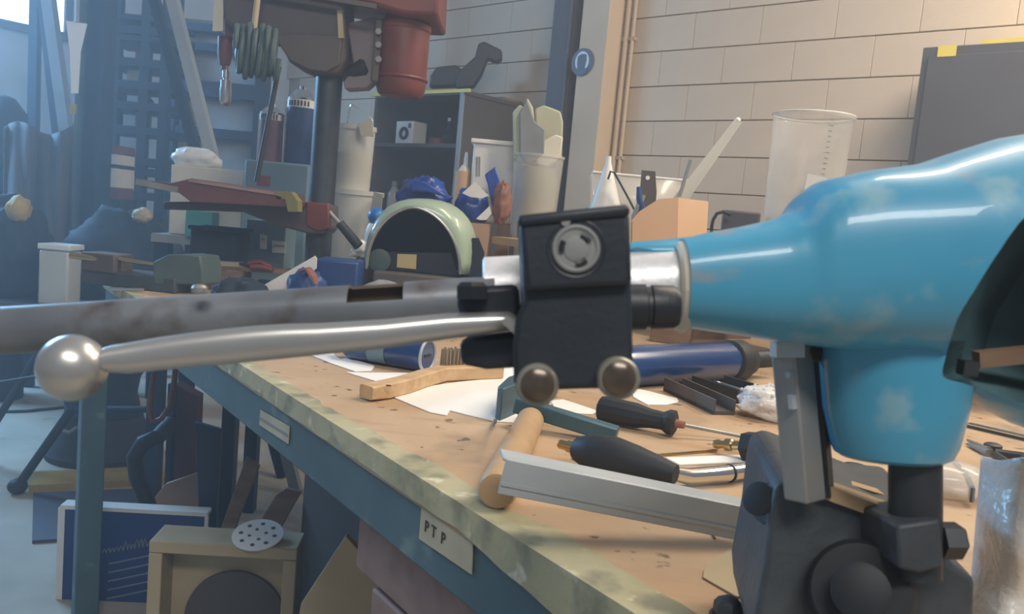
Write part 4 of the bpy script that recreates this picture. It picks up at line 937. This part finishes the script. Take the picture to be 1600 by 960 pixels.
t2 = t_at(726, .62, 1.9)
sh2 = T('dark_shelf_cabinet', 'dark open shelf cabinet standing against the block wall near the painted pier', 'cabinet', wp(t2 + .35, .35, FZ))
ztop = PY(728, 141, wp(t2, .62).y).z; Lc = t_at(588, .62, 1.9) - t2; Lc = abs(Lc); dpt = .58
def cb(name, t, o, z, s, m=m_cabd): return sh2.p(name, MB().box(wp(t, o, z), s, axes=(WU, WN, Z)), m)
cb('side_panel', t2 + .012, .04 + dpt / 2, (ztop + FZ) / 2, (.024, dpt, ztop - FZ))
cb('side_panel', t2 + Lc, .04 + dpt / 2, (ztop + FZ) / 2, (.024, dpt, ztop - FZ))
cb('back_panel', t2 + Lc / 2, .05, (ztop + FZ) / 2, (Lc, .02, ztop - FZ))
cb('top_panel', t2 + Lc / 2, .04 + dpt / 2, ztop - .012, (Lc + .02, dpt, .024))
zs = PY(670, 226, wp(t2 + Lc / 2, .6).y).z
for z in (zs - .012, zs - .55, zs - 1.05): cb('shelf', t2 + Lc / 2, .04 + dpt / 2, z, (Lc - .024, dpt - .02, .024))
sh2.p('edge_trim', MB().box(wp(t2 + .012, .045 + dpt, (ztop + FZ) / 2), (.03, .012, ztop - FZ), axes=(WU, WN, Z)), m_pole)
sh2.p('yellow_edge', MB().box(wp(t2 + Lc * .5, .046 + dpt, ztop - .004), (Lc + .1, .012, .02), axes=(WU, WN, Z)), m_yel)
# things in the shelf cabinet
def onshelf(px, z, out=.5): t = t_at(px, out, z); return wp(t, out, z)
q = onshelf(641, zs)
sw = T('switch_box', 'white box with a round black dial on the cabinet shelf', 'box', q)
sw.p('case', MB().box(q + Z * .075, (.17, .12, .15), axes=(WU, WN, Z)), m_whitep, bevel=.004)
sw.p('dial', MB().torus(q + Z * .07 + WN * .064, WN, .032, .011, 24, 8), m_blackr)
sw.p('button', MB().box(q + Z * .12 + WN * .061 - WU * .05, (.02, .008, .03), axes=(WU, WN, Z)), m_darksteel)
q = onshelf(682, zs)
one('red_tin', 'small red tin on the cabinet shelf beside the white box', 'tin', MB().lathe(q, Z, [(0, .05), (.04, .05), (.045, .045)], 20), m_red)
q = onshelf(700, zs, .33)
bt2 = T('dark_flask', 'dark glass flask behind the small red tin', 'flask', q)
bt2.p('flask_body', MB().lathe(q, Z, [(0, .05), (.09, .055), (.12, .03), (.16, .018), (.18, .018)], 20), m_blackr)
bt2.p('stopper', MB().lathe(q + Z * .18, Z, [(0, .02), (.02, .02)], 14), m_chrome)
z2 = zs - .538
for i, (px, h, r, m, lab) in enumerate(((612, .3, .045, m_clear, 'clear bottle on the lower cabinet shelf, tallest of the row'), (628, .27, .04, m_greybox, 'grey blue bottle beside the clear bottle on the lower cabinet shelf'), (662, .2, .03, m_yelp, 'yellow topped tube standing on the lower cabinet shelf'), (678, .27, .05, m_green, 'green bottle on the lower cabinet shelf'))):
    q = onshelf(px, z2); bb_ = T('shelf_bottle', lab, 'bottle', q)
    bb_.p('bottle_body', MB().lathe(q, Z, [(0, r * .95), (.01, r), (h * .7, r), (h * .82, r * .5), (h * .88, r * .35)], 18), m)
    bb_.p('cap', MB().lathe(q + Z * h * .86, Z, [(0, r * .45), (h * .12, r * .45)], 14), m_grey)
# on top of the shelf cabinet : black angle grinder / boots
q = onshelf(690, ztop, .45)
bo_ = T('machine_housing', 'black moulded machine housing lying on top of the shelf cabinet', 'machine housing', q)
Yt = q.y
bo_.p('boot_foot', MB().prism([PY(x, y, Yt) for x, y in ((670, 136), (672, 118), (682, 104), (712, 101), (722, 108), (718, 134))], Vector((.0, .1, 0))), m_black, bevel=.015)
bo_.p('boot_leg', MB().prism([PY(x, y, Yt - .05) for x, y in ((712, 138), (716, 112), (742, 88), (747, 68), (756, 64), (784, 78), (785, 92), (776, 98), (762, 92), (752, 118), (740, 136))], Vector((.0, .09, 0))), m_black, bevel=.012)
bo_.p('sole', MB().box(wp(t_at(706, .45, ztop), .42, ztop + .012), (.24, .2, .024), axes=(WU, WN, Z)), m_grey)
q = onshelf(826, ztop, .2)
one('brown_folded_board', 'brown folded board lying on the end of the shelf cabinet top', 'board', MB().box(wp(t2 + .1, .17, ztop + .01), (.18, .2, .02), axes=(WU, WN, Z)), m_woodd)

# ================================================================== LEFT BACKGROUND
YR = 5.0
rk = T('steel_storage_rack', 'tall blue steel storage rack with many shelves in front of the pale wall', 'rack', spot(205, 300, YR, FZ))
def px_x(px, py, Y): return PY(px, py, Y).x
rx0, rx1 = px_x(150, 150, YR), px_x(262, 150, YR)
for px in (152, 183, 226, 258):
    for dy in (0,):
        x = px_x(px, 150, YR); w = .03 if px == 183 else .055
        rk.p('upright', MB().box((x, YR + dy, (2.6 + FZ) / 2), (w, .05, 2.6 - FZ)), m_rack)
for y in (22, 42, 55, 92, 127, 160, 198, 246, 262, 300, 340):
    z = PY(205, y, YR).z
    sf = rk.p('shelf', MB().box(((rx0 + rx1) / 2, YR + .17, z - .02), (rx1 - rx0, .4, .03 if y in (22, 55) else .045)), m_rack)
rk.p('cross_brace', MB().beam(PY(150, 30, YR + .36), PY(255, 190, YR + .36), .02, .03), m_rack)
rk.p('cross_brace', MB().beam(PY(158, 120, YR - .02), PY(182, 98, YR - .02), .01, .015), m_rack)
# small things on the rack
rz = {y: PY(205, y, YR).z + .003 for y in (92, 127, 160, 198, 246, 300)}
for i, (px, y, w, h, m, lab, nm, cat) in enumerate((
    (208, 92, .05, .07, m_redbrown, 'small brown tin on the upper shelf of the blue rack', 'small_tin', 'tin'),
    (200, 127, .08, .078, m_cream, 'cream carton with a dark dot on the blue rack', 'small_carton', 'carton'),
    (176, 160, .05, .06, m_navy, 'small navy pot on the blue rack', 'small_pot', 'pot'),
    (212, 198, .07, .088, m_green, 'green tin with pale label on the blue rack', 'green_tin', 'tin'),
    (168, 198, .06, .088, m_dark, 'dark tin beside the green tin on the blue rack', 'dark_tin', 'tin'))):
    c = Vector((px_x(px, y, YR), YR + .1, rz[y] - .003 + .0025))
    one(nm, lab, cat, MB().box(c + Z * h / 2, (w, w, h)), m, bevel=.004)
sk_ = T('striped_box', 'white box with red ends standing before the blue rack', 'box', spot(168, 310, 4.6, FZ))
for (a, b, m) in ((310, 292, m_redd), (292, 262, m_cream), (262, 256, m_dark), (256, 240, m_cream), (240, 226, m_redd)):
    z0_, z1_ = PY(168, a, 4.6).z, PY(168, b, 4.6).z
    sk_.p('box_layer', MB().box((px_x(168, 270, 4.6), 4.7, (z0_ + z1_) / 2), (.11, .2, z1_ - z0_ + .001)), m)
zz = PY(168, 310, 4.6).z
sk_.p('pedestal', MB().box((px_x(168, 310, 4.6), 4.7, (zz + FZ) / 2), (.14, .2, zz - FZ)), m_dark)
# big steel column of the building, with white sheet on its flange
YC = 4.35
cl_ = T('building_column', 'teal steel building column with a narrow white sheet taped to it', 'steel column', spot(135, 300, YC, FZ))
cxm = px_x(133, 200, YC)
cl_.p('web', MB().box((cxm + .012, YC + .06, (3.3 + FZ) / 2), (.105, .02, 3.3 - FZ)), m_rack)
cl_.p('flange', MB().box((cxm - .045, YC + .06, (3.3 + FZ) / 2), (.016, .14, 3.3 - FZ)), m_teal)
cl_.p('flange', MB().box((cxm + .07, YC + .06, (3.3 + FZ) / 2), (.016, .14, 3.3 - FZ)), m_rack)
cl_.p('white_sheet', MB().prism([PY(x, y, YC - .02) for x, y in ((103, 32), (136, 37), (126, 80), (122, 146), (111, 146), (109, 80))], Vector((0, .004, 0))), m_white)
cl_.p('yellow_tag', MB().prism([PY(x, y, YC - .02) for x, y in ((109, 163), (119, 163), (118, 179), (108, 178))], Vector((0, .004, 0))), m_yelp)
cl_.p('hanging_cord', MB().cyl(PY(122, -40, YC - .02), PY(120, 35, YC - .02), .012, n=8), m_pole)
# leaning poles
def pole(lab, a, b, Ya, Yb_, w, m, h=None):
    p0, p1 = PY(*a, Ya), PY(*b, Yb_)
    dirv = (p0 - p1).normalized(); foot = p1 + dirv * -((p1.z - FZ) / max(.2, abs(dirv.z)))
    foot.z = FZ + .004
    top = p0 + dirv * .3
    return one('leaning_pole', lab, 'pole', MB().beam(foot, top, w, h or w, up=(0, 1, 0)), m, loc=foot)
pole('pale grey timber pole leaning behind the drill press table', (270, 0), (334, 255), 3.55, 3.55, .045, m_pole)
pole('dark blue steel pole leaning beside the pale grey timber pole', (242, 0), (306, 240), 3.75, 3.75, .04, m_rack)
pole('pale steel beam leaning beside the building column', (76, 0), (104, 205), 4.86, 4.86, .06, m_pole)
pole('slim dark pole leaning right behind the pale steel beam', (66, 0), (88, 200), 4.94, 4.94, .04, m_rack)
pole('upright dark blue pole standing furthest from the rack', (56, 0), (52, 210), 5.0, 5.0, .05, m_rack)
# shelving beam frame between rack and drill press
fr2 = T('racking_frame', 'dark blue racking beams behind the drill press head', 'rack', spot(330, 250, 5.6, FZ))
for px in (268, 410): fr2.p('upright', MB().box((px_x(px, 150, 5.6), 5.6, (2.9 + FZ) / 2), (.08, .08, 2.9 - FZ)), m_rack)
for y, hh in ((45, .05), (75, .05), (140, .1), (208, .06)):
    a, b = PY(268, y - 4, 5.6), PY(412, y + 6, 5.6); z = (a.z + b.z) / 2
    fr2.p('beam', MB().box(((a.x + b.x) / 2, 5.6, z), (b.x - a.x, .07, hh)), m_rack)
fr2.p('back_sheet', MB().box(((px_x(268, 150, 5.6) + px_x(412, 150, 5.6)) / 2, 5.66, 1.15), (px_x(412, 150, 5.6) - px_x(268, 150, 5.6), .02, 2.3)), m_pole)
# white boxes and bins behind drill table on a side counter
YW = 2.98
sd_ = T('side_counter', 'low grey counter behind the drill press with white boxes on it', 'counter', spot(330, 400, YW, FZ))
zc2 = PY(320, 372, YW).z
sd_.p('counter_top', MB().box((px_x(310, 370, YW), YW + .18, zc2 - .015), (.34, .36, .03)), m_grey)
for dx in (-.14, .14):
    for dy in (.04, .32): sd_.p('leg', MB().box((px_x(310, 370, YW) + dx, YW + dy, (zc2 - .03 + FZ) / 2), (.05, .05, zc2 - .03 - FZ)), m_rack)
one('long_white_carton', 'long white carton on the side counter behind the drill table', 'carton', upbox(MB(), 268, 381, 262, zc2 + .001, YW + .05, .2), m_cream, bevel=.004)
one('teal_bin', 'teal plastic bin in front of the long white carton', 'bin', upbox(MB(), 290, 332, 330, zc2 + .001, YW - .03, .07), m_green, bevel=.004)
one('white_cloth_pile', 'folded white cloth on top of the long white carton', 'cloth', MB().blob(PY(306, 250, YW + .12), (.09, .06, .05), .25, 21, 1.6, zmin=PY(322, 262, YW + .05).z), m_whitep)
bk2 = T('wire_basket', 'dark wire basket standing on the bench behind the machine vise', 'basket', spot(332, 400, 2.45))
bk2.p('basket_wall', upbox(MB(), 296, 372, 358, .9, 2.45, .12), m_dark, bevel=.01)
bk2.p('basket_rim', MB().tube([Vector((PY(x, 357, 2.45).x, 2.45 + d, PY(334, 358, 2.45).z)) for x, d in ((296, 0), (372, 0), (372, .12), (296, .12))], .006, 8, closed=True), m_rack)
# pedestal machine with its table and the dark heap
YP = 3.85
pc = spot(160, 700, YP, FZ)
pm = T('pedestal_stand', 'black pedestal stand with round stepped base on the concrete floor', 'pedestal stand', pc)
def r_(px): return px / FPX * YP
pm.p('round_base', MB().lathe(pc, Z, [(0, r_(82)), (.03, r_(84)), (.05, r_(78)), (.09, r_(74)), (.10, r_(70)), (.16, r_(62)), (.2, r_(58))], 40), m_cabi)
pm.p('stand_body', MB().lathe(pc + Z * .18, Z, [(0, r_(56)), (.08, r_(52)), (.12, r_(48)), (.2, r_(52)), (.30, r_(70)), (.42, r_(80)), (.5, r_(82))], 36), m_dark)
ztab = PY(110, 470, YP).z
pm.p('post', MB().cyl(pc + Z * .6, Vector((pc.x, pc.y, ztab)), .08), m_dark)
pm.p('stand_table', MB().box(Vector((px_x(90, 470, YP), YP, ztab - .02)), (.9, .5, .04)), m_iron)
pm.p('foot_pipe', MB().tube([PY(96, 672, YP - .24), PY(108, 676, YP - .25), PY(120, 668, YP - .25)], .008, 8), m_pole)
jz = ztab
cj = T('clear_jar', 'square milky plastic jar standing on the pedestal table', 'jar', Vector((px_x(84, 430, YP - .15), YP - .15, jz)))
cj.p('jar_body', upbox(MB(), 60, 107, 392, jz, YP - .2, .12), m_milk, bevel=.01)
cj.p('jar_lid', upbox(MB(), 58, 109, 382, PY(84, 391, YP - .2).z, YP - .205, .13), m_whitep, bevel=.005)
one('dark_cloth_heap', 'big heap of dark blue cloth piled on the pedestal table', 'cloth heap', MB().blob(PY(190, 410, YP + .15), (.27, .19, .25), .22, 31, 2.5, zmin=jz), m_dark)
one('black_bag', 'black bag slumped at the table end beside the milky jar', 'bag', MB().blob(PY(22, 400, YP), (.16, .16, .25), .2, 33, 2.5, zmin=jz), m_dark)
one('yellow_work_glove', 'yellowish work glove lying on top of the black bag', 'glove', MB().blob(PY(30, 327, YP - .1), (.05, .05, .06), .2, 35, 2), m_yelp)
one('pale_work_glove', 'pale glove tucked into the dark cloth heap', 'glove', MB().blob(PY(190, 410, YP + .15) + Vector((.114, -.05, .235)), (.04, .06, .035), .3, 36, 4), m_beige)
one('hanging_drape', 'grey brown dust sheet draped beside the building column', 'dust sheet', MB().grid(lambda a, b: PY(5 + 110 * a, 200 + 210 * b - 10 * math.sin(a * 7), 4.316 + .03 * math.sin(a * 13 + b * 3) + .015 * math.sin(a * 29)), 40, 16), m_drape, solid=.006)
one('floor_machine', 'black rounded machine silhouette standing beyond the dust sheet', 'machine', MB().lathe(spot(4, 200, 4.7, FZ), Z, [(0, .14), (1.5, .14), (1.62, .12), (1.7, .06), (1.72, .01)], 24), m_dark)
# hoses under the bench end
one('red_hose', 'thin red hose looping down under the far end of the bench', 'hose', MB().tube([Vector((PY(252, 470, 2.3).x, 2.3, .872))] + [PY(x, y, 2.3) for x, y in ((246, 560), (238, 600), (234, 640), (238, 658), (252, 655), (266, 635), (272, 600), (276, 560))] + [Vector((PY(282, 475, 2.3).x, 2.3, .872))], .008, 10), m_redd)
one('black_hose_loop', 'thick black hose loop resting behind the bench leg', 'hose', MB().tube([PY(266, 662, 2.775)] + [PY(x, y, 2.66) for x, y in ((246, 684), (224, 692), (210, 715), (214, 745), (226, 775), (240, 815), (248, 870))] + [Vector((PY(250, 900, 2.66).x, 2.66, FZ + .002))], .026, 12), m_blackr)
# tripod stand
ft = G(27, 772, FZ)
tp = T('folding_tripod', 'black folding tripod with rubber feet on the concrete floor', 'tripod', ft)
leg_top = PY(112, 640, ft.y + .02)
l1 = tp.p('leg', MB().cyl(ft + Z * .03, leg_top, .018, n=12), m_blackr)
tp.p('rubber_foot', MB().ball(ft + Z * .032, (.038, .038, .032), 14, 8), m_blackr, sub_of=l1)
tp.p('leg', MB().cyl(PY(68, 540, ft.y + .1), G(-40, 720, FZ) + Z * .018, .016, n=12), m_rack)
tp.p('leg', MB().cyl(leg_top, PY(230, 640, ft.y), .014, n=12), m_rack)
tp.p('hub', MB().cyl(leg_top, PY(68, 540, ft.y + .1), .016, n=12), m_rack)
tp.p('strut', MB().cyl(PY(-10, 600, ft.y + .1), PY(64, 588, ft.y + .08), .008, n=8), m_blackr)
one('floor_cable', 'black cable lying across the concrete floor behind the pedestal', 'cable', MB().tube([G(x, y, FZ) + Z * .008 for x, y in ((-60, 642), (0, 646), (40, 645), (80, 641), (118, 637))], .008, 8), m_blackr)
pk_ = G(130, 755, FZ)
one('yellow_plank', 'yellow painted plank lying on the floor before the pedestal', 'plank', MB().prism([G(x, y, FZ) for x, y in ((48, 748), (250, 738), (262, 758), (44, 770))], Z * .03), m_yelp)
one('floor_mat', 'dark grey rubber mat lying in front of the yellow plank', 'mat', MB().prism([G(x, y, FZ) for x, y in ((52, 774), (212, 768), (222, 840), (50, 850))], Z * .012), m_cab)

# ================================================================== UNDER THE BENCH (standing on the floor)
YB = 2.46
def under(px, py, Y): p = PY(px, py, Y); return Vector((p.x, Y, FZ))
bx = T('blue_product_box', 'blue printed cardboard box with a white top edge behind the bench leg', 'box', under(210, 880, YB))
tz = PY(210, 800, YB).z
w_ = 226 / FPX * YB
yaw = .10
ex = Vector((math.cos(yaw), math.sin(yaw), 0)); ey = Vector((-math.sin(yaw), math.cos(yaw), 0))
bc = Vector((PY(208, 860, YB).x, YB, 0))
hgt = tz - FZ
bx.p('carton', MB().box(bc + ey * .02 + Z * (FZ + hgt / 2), (w_, .04, hgt), yaw), m_navybox)
bx.p('top_edge', MB().box(bc + ey * .02 + Z * (tz + .004), (w_ + .006, .05, .012), yaw), m_whitep)
bx.p('side_edge', MB().box(bc - ex * w_ / 2 + ey * .002 + Z * (FZ + hgt / 2), (.02, .008, hgt), yaw), m_whitep)
bx.p('side_edge', MB().box(bc + ex * w_ / 2 + ey * .002 + Z * (FZ + hgt / 2), (.01, .008, hgt), yaw), m_whitep)
m_print = M('silver_print', '#7d8c9c', .5, var=.05)
mbs = MB(); o = bc - ex * .088 + Z * (tz - .135) - ey * .002; x = 0
while x < .17:      # an unreadable line of flowing script
    h = random.choice((.012, .014, .03, .016, .028)); w2 = random.uniform(.009, .014)
    mbs.tube([o + ex * (x + q * w2) + Z * (.22 * x + h * math.sin(q * math.pi) * (1 if q < 1 else -.2)) for q in (0, .25, .5, .75, 1.0, 1.2)], .0016, 6); x += w2 * (1.1 if random.random() < .85 else 1.9)
bx.p('script_print', mbs, m_print)
for k in range(5):
    o = bc - ex * (.07) + Z * (tz - .17 - .028 * k) - ey * .001
    bx.p('print_stripe', MB().beam(o, o + ex * .2 + Z * .055, .002, .004), m_print)
YF = 1.95
wf = T('wooden_frame_box', 'shallow wooden box with a large round hole standing on edge', 'wooden box', under(345, 900, YF))
tz2 = PY(345, 852, YF).z; yaw2 = .08
ex2 = Vector((math.cos(yaw2), math.sin(yaw2), 0)); ey2 = Vector((-math.sin(yaw2), math.cos(yaw2), 0))
wv = 236 / FPX * YF; fc2 = Vector((PY(347, 900, YF).x, YF, 0)); hh2 = tz2 - FZ
for nm, c, s in (('top_rail', fc2 + Z * (tz2 - .015), (wv, .11, .03)), ('bottom_rail', fc2 + Z * (FZ + .015), (wv, .11, .03)), ('side_rail', fc2 - ex2 * (wv / 2 - .016) + Z * (FZ + hh2 / 2), (.032, .11, hh2 - .062)), ('side_rail', fc2 + ex2 * (wv / 2 - .016) + Z * (FZ + hh2 / 2), (.032, .11, hh2 - .062))):
    wf.p(nm, MB().box(c + ey2 * .055, s, yaw2), m_beige, bevel=.003)
wf.p('back_board', MB().box(fc2 + ey2 * .09 + Z * (FZ + hh2 / 2), (wv - .066, .01, hh2 - .062), yaw2), m_beige)
wf.p('round_disc', MB().lathe(PY(354, 990, YF) + ey2 * .085, -ey2, [(0, .125), (.012, .125), (.014, .118)], 44), m_cabd)
so = PY(398, 856, YF - .03)
sd2 = T('sanding_disc', 'round white sanding disc with holes lying on the wooden box', 'sanding disc', so)
sd2.loc = Vector((PY(398, 856, YF + .03).x, YF + .05, tz2 + .0005)); sd2.o.location = sd2.loc
ax_ = Vector((0, -.28, 1)).normalized()
cs_ = sd2.loc + Z * .0115
sd2.p('disc', MB().lathe(cs_, ax_, [(0, .062), (.003, .062)], 40), m_white)
u1, w1 = perp(ax_)
for k in range(8): sd2.p('dust_hole', MB().lathe(cs_ + ax_ * .0028 + (u1 * math.cos(k * .785) + w1 * math.sin(k * .785)) * .042, ax_, [(0, .0055), (.0008, .0055)], 12), m_cabd)
for k in range(4): sd2.p('dust_hole', MB().lathe(cs_ + ax_ * .0028 + (u1 * math.cos(k * 1.57 + .4) + w1 * math.sin(k * 1.57 + .4)) * .02, ax_, [(0, .0045), (.0008, .0045)], 12), m_cabd)
# boards leaning under the bench
def lean(nm, lab, cat, pts, Y, m, th=.02):
    q = [PY(x, y, Y) for x, y in pts]; lo_ = min(v.z for v in q)
    for v in q:
        if v.z < max(lo_ + .05, FZ): v.z = FZ + .001
    return one(nm, lab, cat, MB().prism(q, Vector((0, th, 0))), m, bevel=.002)
lean('cardboard_sheet', 'grey brown cardboard sheet standing behind the blue printed box', 'cardboard', ((232, 790), (258, 757), (321, 735), (318, 800), (316, 1010), (236, 1010)), 2.75, m_kraftd)
lean('narrow_plank', 'narrow grey plank leaning under the bench beside the dark pipes', 'plank', ((384, 716), (404, 730), (372, 812), (330, 990), (310, 990), (340, 840)), 2.45, m_woodd)
lean('wide_plank', 'wider brown plank leaning under the bench, edge to the dark gap', 'plank', ((430, 776), (446, 764), (470, 770), (420, 860), (370, 1010), (345, 1010), (385, 850)), 2.4, m_pink)
lean('olive_board', 'olive stained board leaning low behind the wooden box', 'board', ((540, 838), (640, 950), (700, 1010), (430, 1010), (470, 945)), 1.62, m_beige)
lean('dark_blue_panel', 'dark blue steel panel standing under the bench by the leaning planks', 'panel', ((304, 660), (345, 672), (338, 800), (332, 1010), (304, 1010), (310, 780)), 2.56, m_rack)
lean('steel_section', 'dark reddish steel section standing under the far end of the bench', 'steel section', ((272, 600), (308, 620), (306, 740), (268, 740)), 2.85, m_redd, .06)
lean('steel_prop', 'slim pale steel prop standing under the far end of the bench', 'steel prop', ((262, 600), (272, 600), (266, 760), (258, 760)), 2.8, m_rack, .03)
# pinkish planks stored along the bench under the apron
def inB(u, v, z): return B(u, v, z)
one('long_plank', 'long pinkish plank stored along the bench below the apron', 'plank', MB().beam(B(-.3, .05, .752), B(.47, .05, .752), .02, .085), m_pink, bevel=.003)
one('pink_plank', 'second pinkish plank with dark slots below the long plank', 'plank', MB().beam(B(-.3, .05, .66), B(.42, .05, .66), .02, .085), m_pink, bevel=.003)
one('plank_rack_post', 'dark upright post carrying the pinkish planks under the bench', 'post', MB().beam(B(.0, .084, FZ + .001), B(.0, .084, .868), .05, .05, up=U), m_cabd)
one('shade_chest', 'grey brown chest added deep under the workbench to keep it dark', 'chest', MB().box(B(.955, .85, (FZ + .80) / 2), (1.70, .7, .80 - FZ), axes=(U, V, Z)), m_cabd, bevel=.01)  # added to block the bright floor and darken the space under the bench

# ================================================================== HAZE VOLUME ADDED TO IMITATE LENS GLARE
hm = bpy.data.materials.new('glare_haze'); hm.use_nodes = True
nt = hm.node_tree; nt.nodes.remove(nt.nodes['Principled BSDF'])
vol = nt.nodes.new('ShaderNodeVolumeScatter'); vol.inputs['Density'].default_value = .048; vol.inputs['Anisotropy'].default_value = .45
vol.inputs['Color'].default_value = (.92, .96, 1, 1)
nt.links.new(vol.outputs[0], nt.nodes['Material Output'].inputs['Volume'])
hz_ = mesh('glare_haze', MB().box((-.5, 3.0, 1.65), (11.4, 10.4, 3.6)), hm, (-.5, 3.0, 0)); hz_['kind'] = 'stuff'
hz_['label'] = 'thin bluish haze volume added to imitate lens glare'; hz_['category'] = 'haze'
